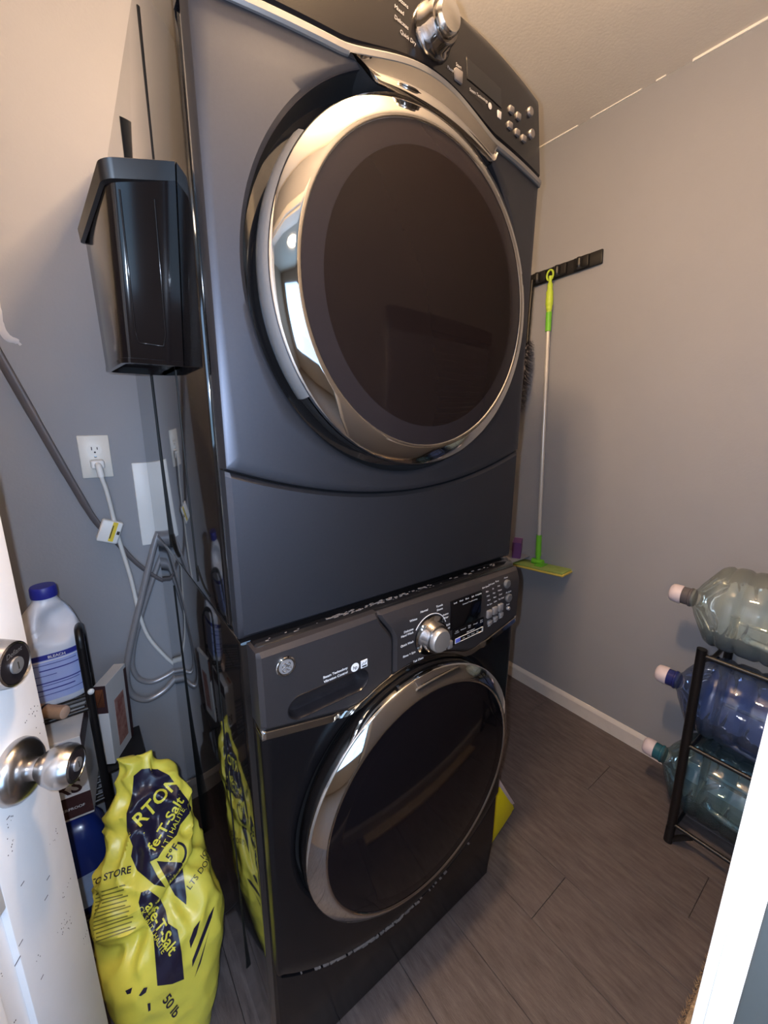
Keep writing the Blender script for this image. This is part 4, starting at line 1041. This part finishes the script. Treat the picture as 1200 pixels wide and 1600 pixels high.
for k, (h, x0_, x1_) in enumerate([(0.112, -0.06, 0.05), (0.098, -0.02, 0.055), (0.085, -0.06, 0.01), (0.066, -0.05, 0.055), (0.060, -0.02, 0.05), (0.048, -0.06, 0.04), (0.036, -0.06, 0.055)]):
    bm = bmesh.new(); a, b = lerp_prof(h); prev = None
    for j in range(13):
        x = x0_ + (x1_ - x0_) * j / 12
        e = 0.72; c = min(1, abs(x) / a); s = math.sqrt(max(0, 1 - (c ** (1 / e)) ** 2)) ** e
        y = by0 - b * s - 0.0014
        cur = (bm.verts.new((bx0 + x, y, bz0 + h)), bm.verts.new((bx0 + x, y, bz0 + h + (0.0028 if k % 2 else 0.0016))))
        if prev: bm.faces.new((prev[0], cur[0], cur[1], prev[1]))
        prev = cur
    link('label_line', mesh_of(bm), 'labelnavy', lb)
front_text('lettering', 'BLEACH', 0.009, bx0 + 0.016, bz0 + 0.131, by0 - 0.0585, 'print', bl, bold=True)

# wooden handled tool lying on the shelf front
tool = thing('hand_brush', 'tan wooden handled tool lying across the rack top shelf front', 'tool', (-0.30, 0.53, 0.70))
def axis_mtx(p0, p1):
    p0, p1 = Vector(p0), Vector(p1); d = (p1 - p0).normalized(); q = Vector((0, 0, 1)).rotation_difference(d)
    return Matrix.Translation(p0) @ q.to_matrix().to_4x4(), (p1 - p0).length
mt, ln = axis_mtx((-0.345, 0.555, 0.716), (-0.262, 0.482, 0.7165))
me = lathe_mesh([(0, 0), (0.012, 0.001), (0.0145, 0.01), (0.0150, ln - 0.006), (0.0140, ln)], 28); me.transform(mt); link('handle', me, 'cork', tool, True, 40)
me = lathe_mesh([(0.0140, ln), (0.012, ln + 0.0012), (0, ln + 0.0014)], 28); me.transform(mt); link('handle_end', me, 'corkend', tool, True, 40)
me = lathe_mesh([(0.0156, ln * 0.55), (0.0162, ln * 0.57), (0.0156, ln * 0.60)], 28); me.transform(mt); link('wire_ring', me, 'black', tool, True)
link('blade', loft_rings([[(-0.300 + 0.036 * math.cos(a) * s, 0.575 + 0.022 * math.sin(a) * s, zz) for a in [2 * math.pi * k / 24 for k in range(24)]] for s, zz in [(0.9, 0.7005), (1.0, 0.703), (0.8, 0.707)]]), 'blackplastic', tool, True, 40)

def carton(name, label, mtx, size, parts, base='card_white'):
    """upright carton; mtx places it (origin at the base centre)."""
    sx_, sy_, sz_ = size
    t = thing(name, label, 'carton', mtx.to_translation())
    link('box_body', box_mesh((-sx_ / 2, -sy_ / 2, 0), (sx_ / 2, sy_ / 2, sz_), 0.001, 1, mtx), base, t)
    for nm, face, a0, a1, b0, b1, m in parts:
        e = 0.0007
        if face == 'front': lo, hi = (-sx_ / 2 + a0 * sx_, -sy_ / 2 - e, b0 * sz_), (-sx_ / 2 + a1 * sx_, -sy_ / 2 + e, b1 * sz_)
        elif face == 'right': lo, hi = (sx_ / 2 - e, -sy_ / 2 + a0 * sy_, b0 * sz_), (sx_ / 2 + e, -sy_ / 2 + a1 * sy_, b1 * sz_)
        else: lo, hi = (-sx_ / 2 + a0 * sx_, -sy_ / 2 + b0 * sy_, sz_ - e), (-sx_ / 2 + a1 * sx_, -sy_ / 2 + b1 * sy_, sz_ + e)
        link(nm, box_mesh(lo, hi, 0, 1, mtx), m, t)
    return t
# white carton on the middle shelf, black band and lettering at its foot
ct = carton('white_carton', 'white carton with black lettering on the rack middle shelf', Matrix.Translation((-0.292, 0.545, 0.4405)) @ Matrix.Rotation(R(-6), 4, 'Z'), (0.115, 0.15, 0.215),
       [('printed_band', 'front', 0.0, 1.0, 0.03, 0.30, 'card_dark'), ('printed_edge', 'right', 0.0, 0.9, 0.80, 1.0, 'card_dark'), ('red_spot', 'top', 0.10, 0.3, 0.05, 0.3, 'card_orange')])
me = text_mesh('RS', 0.05, 'CENTER', True)
mt = Matrix.Translation((-0.292, 0.545, 0.4405)) @ Matrix.Rotation(R(-6), 4, 'Z')
for v in me.vertices: v.co = mt @ Vector((v.co.x + 0.018, -0.0762, 0.088 + v.co.y))
link('lettering', me, 'card_dark', ct)
me = text_mesh('WATERPROOF', 0.010, 'CENTER', False)
for v in me.vertices: v.co = mt @ Vector((v.co.x + 0.01, -0.0764, 0.032 + v.co.y))
link('lettering', me, 'print', ct)
# flat food carton standing between rack and machines
carton('flat_carton', 'flat white carton with dark top and red picture beside the rack post', Matrix.Translation((-0.176, 0.66, 0.4362)) @ Matrix.Rotation(R(-28), 4, 'Z') @ Matrix.Rotation(R(-3), 4, 'X'), (0.030, 0.115, 0.235),
       [('dark_corner', 'front', 0.0, 1.0, 0.66, 1.0, 'card_dark'), ('orange_print', 'front', 0.12, 0.8, 0.74, 0.96, 'card_orange'), ('red_picture', 'right', 0.30, 0.75, 0.12, 0.72, 'card_red'), ('dark_edge', 'right', 0.88, 1.0, 0.0, 0.95, 'card_dark')])
# tray added at the rack end as a support for the flat carton
box('support_tray', (RX, 0.585, 0.4300), (-0.118, 0.735, 0.4355), 'black', rack, bev=0.001)
# blue detergent jug on the lowest shelf
bj = thing('detergent_jug', 'deep blue plastic jug with pale label on the rack lowest shelf', 'jug', (-0.30, 0.585, 0.10))
def jug_ring(h, a, b): return rrect(-0.292, 0.575, a, b, 0.1005 + h, 0.66, 48)
link('jug_body', loft_rings([jug_ring(0, 0.060, 0.062), jug_ring(0.008, 0.066, 0.070), jug_ring(0.10, 0.067, 0.072), jug_ring(0.17, 0.066, 0.070), jug_ring(0.215, 0.058, 0.058), jug_ring(0.25, 0.040, 0.040), jug_ring(0.262, 0.022, 0.022), jug_ring(0.275, 0.021, 0.021)]), 'bluejug', bj, True, 50)
link('cap', lathe_mesh([(0.024, 0.366), (0.027, 0.367), (0.027, 0.393), (0.024, 0.397), (0, 0.398)], 32, 'Z', (-0.292, 0.575, 0)), 'bluecap', bj, True, 40)
link('label', loft_rings([rrect(-0.292, 0.575, 0.0672, 0.0722, 0.135, 0.66, 48, 0.0008), rrect(-0.292, 0.575, 0.0672, 0.0714, 0.235, 0.66, 48, 0.0008)], False), 'juglabel', bj, True, 60)

# ================================================================== DOOR (left edge of the photo)
DA = R(28.5)
dd = Vector((math.sin(DA), math.cos(DA), 0)); dnv = Vector((dd.y, -dd.x, 0))
DE = Vector((-0.2495, 0.072, 0))           # latch edge of the visible face, on the floor
DWID, DTHK = 0.755, 0.035
hinge = DE - dd * DWID
# local frame: x along the door (hinge -> latch), y into the door (away from the camera), z up
DM = Matrix(((dd.x, -dnv.x, 0, hinge.x), (dd.y, -dnv.y, 0, hinge.y), (0, 0, 1, 0), (0, 0, 0, 1)))
door = bpy.data.objects.new('door_1', None); COL.objects.link(door); door.location = hinge; door['kind'] = 'structure'
def dbox(name, lo, hi, m, parent, bev=0.0): return link(name, box_mesh(lo, hi, bev, 2, DM), m, parent, bev > 0, 40)
# stiles, rails and recessed panels, all in the one leaf
leaf = bmesh.new()
cells = [(0.115, 0.36), (0.40, 0.640)]
zrows = [(0.22, 0.80), (1.20, 1.88)]
xsg = sorted({0, DWID, *[v for c in cells for v in c]}); zsg = sorted({0.012, 2.03, *[v for c in zrows for v in c]})
dbox('door_core', (0, 0.008, 0.012), (DWID, DTHK - 0.008, 2.03), 'doorpaint', door)
def stile(lo, hi): dbox('stile', (lo[0], 0, lo[1]), (hi[0], DTHK, hi[1]), 'doorpaint', door, 0.0015)
stile((0, 0.012), (0.115, 2.03)); stile((0.640, 0.012), (DWID, 2.03)); stile((0.36, 0.22), (0.40, 2.03 - 0.15))
for a, b in [(0.012, 0.22), (0.80, 1.20), (1.88, 2.03)]:
    dbox('rail', (0.115, 0, a), (0.640, DTHK, b), 'doorpaint', door, 0.0015)
for c in cells:
    for zr_ in zrows:
        dbox('raised_panel', (c[0] + 0.028, 0.002, zr_[0] + 0.028), (c[1] - 0.028, DTHK - 0.002, zr_[1] - 0.028), 'doorpaint', door, 0.0055)
# scuffs: little clusters of dark specks on the paint
bm = bmesh.new()
for k in range(26):
    cx, cz = random.uniform(0.60, 0.75), random.uniform(0.55, 1.30)
    n_ = random.randint(3, 8); a = random.uniform(0.6, 1.3)
    for q in range(n_):
        x = cx + random.gauss(0, 0.006) + q * 0.0022 * math.cos(a); z = cz + random.gauss(0, 0.003) + q * 0.0022 * math.sin(a); s = random.uniform(0.0005, 0.0012)
        if x < DWID - 0.002: add_box(bm, (x, -0.00025, z), (x + s, 0.0002, z + s * 1.3))
bm.transform(DM)
sc = link('scuffs', mesh_of(bm), 'scuff', door); sc['kind'] = 'stuff'
bm = bmesh.new()
for k in range(7):
    x, z = random.uniform(0.62, 0.74), random.uniform(0.55, 0.9); s = random.uniform(0.004, 0.012)
    add_box(bm, (x, -0.0002, z), (x + s, 0.0002, z + 0.0012), None)
bm.transform(DM); link('smudge', mesh_of(bm), 'scuff', door)['kind'] = 'stuff'
KX = DWID - 0.062
def dl(name, prof, x, z, m, parent, n=48, sx=1.0, sz=1.0):
    """lathe about the door normal; h counts outwards from the face towards the camera."""
    me = lathe_mesh([(r_, -h) for r_, h in prof], n, 'Y', (x, 0, z)); me.transform(DM); return link(name, me, m, parent, True, 35)
lockset = thing('door_knob', 'worn satin nickel keyed knob on the white door', 'door knob', hinge + dd * KX + Vector((0, 0, 0.925)))
KZ = 0.9430
dl('rose', [(0.0375, 0.0), (0.0385, 0.003), (0.0370, 0.010), (0.0310, 0.0165), (0.0205, 0.0195), (0.015, 0.020), (0.0, 0.020)], KX, KZ, 'satin', lockset)
dl('neck', [(0.0145, 0.015), (0.0135, 0.022), (0.0135, 0.030)], KX, KZ, 'satin', lockset)
kb = dl('knob', [(0.0130, 0.027), (0.0150, 0.030), (0.0205, 0.037), (0.0252, 0.047), (0.0262, 0.055), (0.0245, 0.064), (0.0215, 0.0695), (0.0180, 0.0705), (0.0175, 0.0690), (0, 0.0690)], KX, KZ, 'satin', lockset)
dl('key_face', [(0.0170, 0.0688), (0.0165, 0.0700), (0, 0.0702)], KX, KZ, 'keyface', kb)
kc = dl('key_cylinder', [(0.0082, 0.0700), (0.0080, 0.0722), (0, 0.0724)], KX, KZ, 'silver', kb)
link('keyhole', box_mesh((KX - 0.0008, -0.0729, KZ - 0.0045), (KX + 0.0008, -0.0722, KZ + 0.004), 0, 1, DM), 'slot', lockset)
dead = thing('deadbolt', 'round satin nickel deadbolt lock above the knob on the white door', 'lock', hinge + dd * KX + Vector((0, 0, 1.07)))
BZ = 1.0900
dl('housing', [(0.0300, 0.0), (0.0298, 0.004), (0.0272, 0.020), (0.0258, 0.0265), (0.0240, 0.0278), (0.0228, 0.0265), (0, 0.0262)], KX, BZ, 'satin', dead)
dl('lock_face', [(0.0224, 0.0261), (0.0222, 0.0270), (0, 0.0271)], KX, BZ, 'keyface', dead)
dl('key_cylinder', [(0.0098, 0.0270), (0.0095, 0.0292), (0, 0.0294)], KX, BZ - 0.002, 'silver', dead)
link('keyhole', box_mesh((KX - 0.0008, -0.0299, BZ - 0.0068), (KX + 0.0008, -0.0292, BZ + 0.002), 0, 1, DM), 'slot', dead)
me = text_mesh('Defiant', 0.0085, 'CENTER', False, shear=0.3)
for v in me.vertices: v.co = DM @ Vector((KX + v.co.x, -0.0274, BZ + 0.0135 + v.co.y))
link('lettering', me, 'silver', dead)
for hz in (0.25, 1.02, 1.80):
    link('hinge', lathe_mesh([(0, hz), (0.006, hz), (0.006, hz + 0.09), (0, hz + 0.09)], 12, 'Z', (hinge.x - 0.004, hinge.y - 0.004, 0)), 'satin', door, True, 40)

# ================================================================== MOP AND RAIL ON THE RIGHT WALL
rail = thing('tool_rail', 'black wall rail of tool clips above the green mop', 'rail', (XR - 0.01, 0.50, 1.985))
tilt = Matrix.Translation((XR, 0.455, 1.984)) @ Matrix.Rotation(R(-3.2), 4, 'X')
box('back_plate', (-0.012, -0.144, -0.026), (0.0, 0.30, 0.026), 'blackplastic', rail, bev=0.003, mtx=tilt)
clip0 = box_mesh((-0.026, -0.031, -0.022), (-0.010, 0.031, 0.022), 0.004, 2); clip0.materials.append(M['blackplastic'])
roller0 = lathe_mesh([(0, -0.020), (0.010, -0.019), (0.0125, -0.012), (0.0125, 0.012), (0.010, 0.019), (0, 0.020)], 20, 'Z'); roller0.materials.append(M['black'])
for p in clip0.polygons: p.use_smooth = True
clip0.set_sharp_from_angle(angle=R(40))
for k in range(4):
    yc = -0.066 + 0.094 * k
    c = bpy.data.objects.new('clip', clip0); COL.objects.link(c); c.parent = rail
    c.matrix_local = Matrix.Translation(-rail.location) @ tilt @ Matrix.Translation((0, yc, 0))
    rl = bpy.data.objects.new('roller', roller0); COL.objects.link(rl); rl.parent = c
    rl.matrix_local = Matrix.Translation((-0.030, 0.004, -0.002))
mop = thing('flat_mop', 'lime green flat mop with pale pole hanging on the right wall', 'mop', (1.545, 0.445, 0.66))
T0, T1 = Vector((1.548, 0.509, 1.955)), Vector((1.545, 0.443, 0.715))
def mp(t): return T0 + (T1 - T0) * t
ringp = [(1.548 , 0.5115 + 0.0145 * math.cos(a), 1.966 + 0.020 * math.sin(a)) for a in [2 * math.pi * k / 24 for k in range(24)]]
tube('hanging_loop', ringp, 0.0042, 'moplime', mop, n=10, closed=True)
tube('grip', [mp(-0.006), mp(0.02), mp(0.05), mp(0.075), mp(0.098), mp(0.112)], [0.007, 0.011, 0.0145, 0.0155, 0.013, 0.0105], 'moplime', mop, n=16, sp=5)
tube('handle', [mp(0.110), mp(0.172)], 0.0122, 'mopgreen', mop, n=16)
tube('pole', [mp(0.170), mp(0.905)], 0.0085, 'mopwhite', mop, n=16)
for t in (0.22, 0.42, 0.63): tube('pole_joint', [mp(t), mp(t + 0.004)], 0.0093, 'mopwhite', mop, n=16)
tube('lower_handle', [mp(0.905), mp(0.962), mp(0.985)], [0.0125, 0.0130, 0.0135], 'mopgreen', mop, n=16)
tube('swivel', [(1.545, 0.470, 0.700), (1.545, 0.417, 0.703)], 0.0145, 'mopgreen', mop, n=16)
tube('swivel', [mp(0.98), mp(1.02)], 0.011, 'mopgreen', mop, n=12)
hm = Matrix.Translation((1.538, 0.421, 0.682)) @ Matrix.Rotation(R(-4), 4, 'X') @ Matrix.Rotation(R(3), 4, 'Z')
box('mop_plate', (-0.046, -0.128, 0.000), (0.046, 0.128, 0.009), 'moppad', mop, bev=0.004, mtx=hm)
box('mop_pad', (-0.0485, -0.131, -0.010), (0.0485, 0.131, 0.0004), 'mopyellow', mop, bev=0.004, mtx=hm)
box('plate_rib', (-0.03, -0.020, 0.0085), (0.03, 0.020, 0.0145), 'mopgreen', mop, bev=0.003, mtx=hm)
# fluffy duster hanging behind the dryer's edge
dus = thing('fluffy_duster', 'grey fluffy duster hanging between dryer and mop', 'duster', (1.53, 0.59, 1.40))
tube('handle', [(1.545, 0.595, 1.965), (1.535, 0.59, 1.70)], 0.008, 'blackplastic', dus, n=12)
bm = bmesh.new()
for k in range(2600):
    t = random.random(); c = Vector((1.535 - 0.005 * t, 0.588 + 0.012 * t, 1.715 - 0.31 * t))
    a = random.uniform(0, 2 * math.pi); rr_ = 0.044 * math.sin(math.pi * (0.12 + 0.8 * t)) ** 0.5 * random.uniform(0.75, 1.1)
    d = Vector((math.cos(a), math.sin(a), random.uniform(-0.6, 0.2)))
    p = c + d * rr_; s = Vector((-math.sin(a), math.cos(a), 0)) * random.uniform(0.001, 0.0022)
    if p.x > XR - 0.003: continue
    bm.faces.new((bm.verts.new(c + d * 0.008 - s), bm.verts.new(c + d * 0.008 + s), bm.verts.new(p + s * 0.6), bm.verts.new(p - s * 0.6)))
fz = link('fibres', mesh_of(bm), 'fuzz', dus); fz['kind'] = 'stuff'
# wall shelf added behind the machines to hold up two cartons whose corners show
sh = thing('added_shelf', 'small grey wall shelf added behind the stacked machines to hold up two cartons', 'shelf', (1.50, 0.69, 0.70))
box('board', (1.43, 0.515, 0.6945), (XR, YB, 0.702), 'wall', sh, bev=0.002)
for y in (0.62, 0.77): box('bracket', (XR - 0.09, y - 0.006, 0.62), (XR, y + 0.006, 0.6945), 'wall', sh, bev=0.002)
pm = Matrix.Translation((1.512, 0.540, 0.7025)) @ Matrix.Rotation(R(30), 4, 'Z')
pc = thing('purple_carton', 'small purple carton with pink edge seen past the dryer bottom corner', 'carton', (1.512, 0.558, 0.7025))
# tapering pouch: narrow foot, wide top
def pouch(bm_pts): return loft_rings(bm_pts)
def pr(hx, hy, z): return [pm @ Vector((sx_ * hx, sy_ * hy, z)) for sx_, sy_ in ((-1, -1), (1, -1), (1, 1), (-1, 1))]
link('pouch_body', loft_rings([pr(0.016, 0.020, 0.0), pr(0.034, 0.022, 0.055), pr(0.046, 0.020, 0.088)]), 'purple', pc)
link('pink_edge', loft_rings([[pm @ Vector(p) for p in r_] for r_ in [[(0.016, -0.0205, 0.0), (0.026, -0.020, 0.0), (0.026, 0.020, 0.0), (0.016, 0.020, 0.0)], [(0.046, -0.0205, 0.089), (0.059, -0.018, 0.084), (0.059, 0.018, 0.084), (0.046, 0.020, 0.089)]]]), 'pink', pc)
me = text_mesh('wipes', 0.020, 'CENTER', True)
for v in me.vertices: v.co = pm @ Vector((v.co.x - 0.004, -0.0225, 0.072 + v.co.y))
link('lettering', me, 'pink', pc)
oc = thing('orange_carton', 'orange carton corner behind the purple carton past the dryer', 'carton', (1.46, 0.66, 0.7025))
om = Matrix.Translation((1.468, 0.612, 0.7025)) @ Matrix.Rotation(R(12), 4, 'Z')
link('box_body', box_mesh((-0.03, -0.03, 0), (0.03, 0.03, 0.05), 0.002, 2, om), 'orange', oc)
link('flap', box_mesh((-0.03, -0.032, 0.048), (0.03, 0.0, 0.051), 0.001, 1, om @ Matrix.Rotation(R(4), 4, 'X')), 'corkend', oc)

# yellow packet on the floor on the far side of the washer
yp = thing('yellow_packet', 'bright yellow film packet on the floor beside the washer', 'packet', (0.80, 0.13, 0))
def hull(pts_):
    bm = bmesh.new()
    for p in pts_: bm.verts.new(p)
    bmesh.ops.convex_hull(bm, input=bm.verts); 
    bmesh.ops.delete(bm, geom=[v for v in bm.verts if not v.link_faces], context='VERTS')
    bmesh.ops.bevel(bm, geom=list(bm.edges), offset=0.004, segments=2, affect='EDGES')
    return mesh_of(bm)
link('film', hull([(0.700, 0.03, 0.001), (0.819, 0.052, 0.001), (0.898, 0.050, 0.048), (0.890, 0.075, 0.055), (0.83, 0.20, 0.001), (0.72, 0.21, 0.001), (0.800, 0.052, 0.205), (0.790, 0.070, 0.212), (0.71, 0.09, 0.20), (0.72, 0.19, 0.10)]), 'yellowpack', yp, True, 35)
link('top_seal', hull([(0.796, 0.050, 0.208), (0.800, 0.056, 0.232), (0.790, 0.070, 0.228), (0.720, 0.085, 0.215), (0.898, 0.052, 0.052), (0.902, 0.056, 0.064), (0.888, 0.070, 0.062)]), 'capwhite', yp, True, 35)

# ================================================================== WATER BOTTLE RACK
BX = 1.42
wr = thing('water_rack', 'black three level bottle rack against the right wall', 'rack', (BX, -0.42, 0))
for x, s in ((1.248, 1), (1.566, -1)):
    for y in (-0.305, -0.545):
        lean = -0.020 * s if s > 0 else 0.0
        pth = [(x - 0.004 * s, y, 0.0), (x - 0.001 * s, y, 0.05), (x, y, 0.12), (x + lean, y + (0.006 if y > -0.4 else 0), 0.715)]
        tube('post', pth, 0.0115, 'black', wr, n=12, sp=5, flat=(1.0, 1.15))
    for zc in (0.665, 0.352, 0.042):
        xx = x + (-0.020 * (zc / 0.715) if s > 0 else 0)
        tube('side_rail', [(xx, -0.295, zc + 0.030), (xx, -0.55, zc + 0.030)], 0.0068, 'black', wr, n=10)
    tube('foot_brace', [(x, -0.315, 0.015), (x, -0.34, 0.045), (x, -0.36, 0.066)], 0.009, 'black', wr, n=10, sp=4)
for zc in (0.665, 0.352, 0.042):
    for y in (-0.305, -0.545):
        tube('cross_rail', [(1.238, y, zc + 0.012), (1.33, y, zc - 0.016), (1.42, y, zc - 0.022), (1.51, y, zc - 0.016), (1.566, y, zc + 0.012)], 0.006, 'black', wr, n=10, sp=5)
def bottle(label, zc, bodym, neckm, y_tip=-0.142, roll=0.0):
    t = thing('water_bottle', label, 'bottle', (BX, -0.36, zc - 0.135), 'five gallon water bottles in the rack')
    at = (BX, 0, zc)
    prof_ = [(0.0, -0.548), (0.095, -0.546), (0.122, -0.538), (0.132, -0.520)]
    y = -0.505
    ribs = [-0.47, -0.405, -0.345, -0.300]
    k = 0
    ysamp = [-0.505 + 0.005 * q for q in range(0, 48)]
    for yy in ysamp:
        dip = sum(0.007 * math.exp(-((yy - rb) / 0.007) ** 2) for rb in ribs)
        sh_ = 0.0
        if yy > -0.305:
            f = (yy + 0.305) / 0.075; sh_ = 0.062 * max(0, f) ** 2.2 if f < 1 else 0
        r_ = 0.134 - dip - sh_
        if yy > -0.305 and (yy + 0.305) / 0.075 >= 1: break
        prof_.append((r_, yy))
    prof_ += [(0.058, -0.228), (0.042, -0.221), (0.0315, -0.214), (0.0285, -0.205), (0.0280, -0.178)]
    link('bottle_body', lathe_mesh(prof_, 64, 'Y', at), bodym, t, True, 50)
    nk = link('neck', lathe_mesh([(0.0286, -0.214), (0.0292, -0.208), (0.0318, -0.206), (0.0318, -0.201), (0.0290, -0.199), (0.0288, -0.172)], 40, 'Y', at), neckm, t, True, 50)
    cp = link('cap', lathe_mesh([(0.0300, -0.180), (0.0312, -0.176), (0.0305, -0.158), (0.0285, -0.1485), (0.022, -0.1435), (0, -0.142)], 40, 'Y', at), 'capwhite', t, True, 50)
    # moulded carrying grip: a bar across a hollow in the bottle's flank
    a = R(200 + roll)
    gx, gz = BX + 0.131 * math.cos(a), zc + 0.131 * math.sin(a)
    tube('grip', [(gx + 0.016, -0.485, gz), (gx + 0.002, -0.470, gz), (gx - 0.003, -0.43, gz + 0.006), (gx + 0.002, -0.385, gz + 0.010), (gx + 0.016, -0.372, gz + 0.012)], 0.011, bodym, t, n=12, sp=5)
    # water left in the bottle
    bm = bmesh.new(); rows_ = []
    hw = -0.060
    return t
bottle('clear water bottle with pale cap lying on top of the black rack', 0.790, 'clear', 'neckdark')
bottle('blue water bottle with pale cap lying on the rack middle level', 0.477, 'clearblue', 'neckblue', roll=20)
bottle('teal tinted water bottle with pale cap lying on the rack lowest level', 0.167, 'clearteal', 'neckteal', roll=-15)

# beige mat by the doorway wall
rug = thing('floor_mat', 'beige pile floor mat beside the doorway', 'mat', (0.72, -0.52, 0))
box('mat_base', (0.36, YF + 0.016, 0.0), (1.10, -0.492, 0.012), 'rug', rug, bev=0.004)
bm = bmesh.new()
for k in range(3500):
    x, y = random.uniform(0.36, 1.10), random.uniform(YF + 0.018, -0.486)
    if random.random() < 0.4: y = random.uniform(-0.500, -0.486)
    l = random.uniform(0.005, 0.012); a = random.uniform(0, 6.28); s = 0.0012
    bm.faces.new((bm.verts.new((x - s, y, 0.009)), bm.verts.new((x + s, y, 0.009)), bm.verts.new((x + 0.006 * math.cos(a), y + 0.006 * math.sin(a), 0.010 + l))))
link('pile', mesh_of(bm), 'rug', rug)['kind'] = 'stuff'
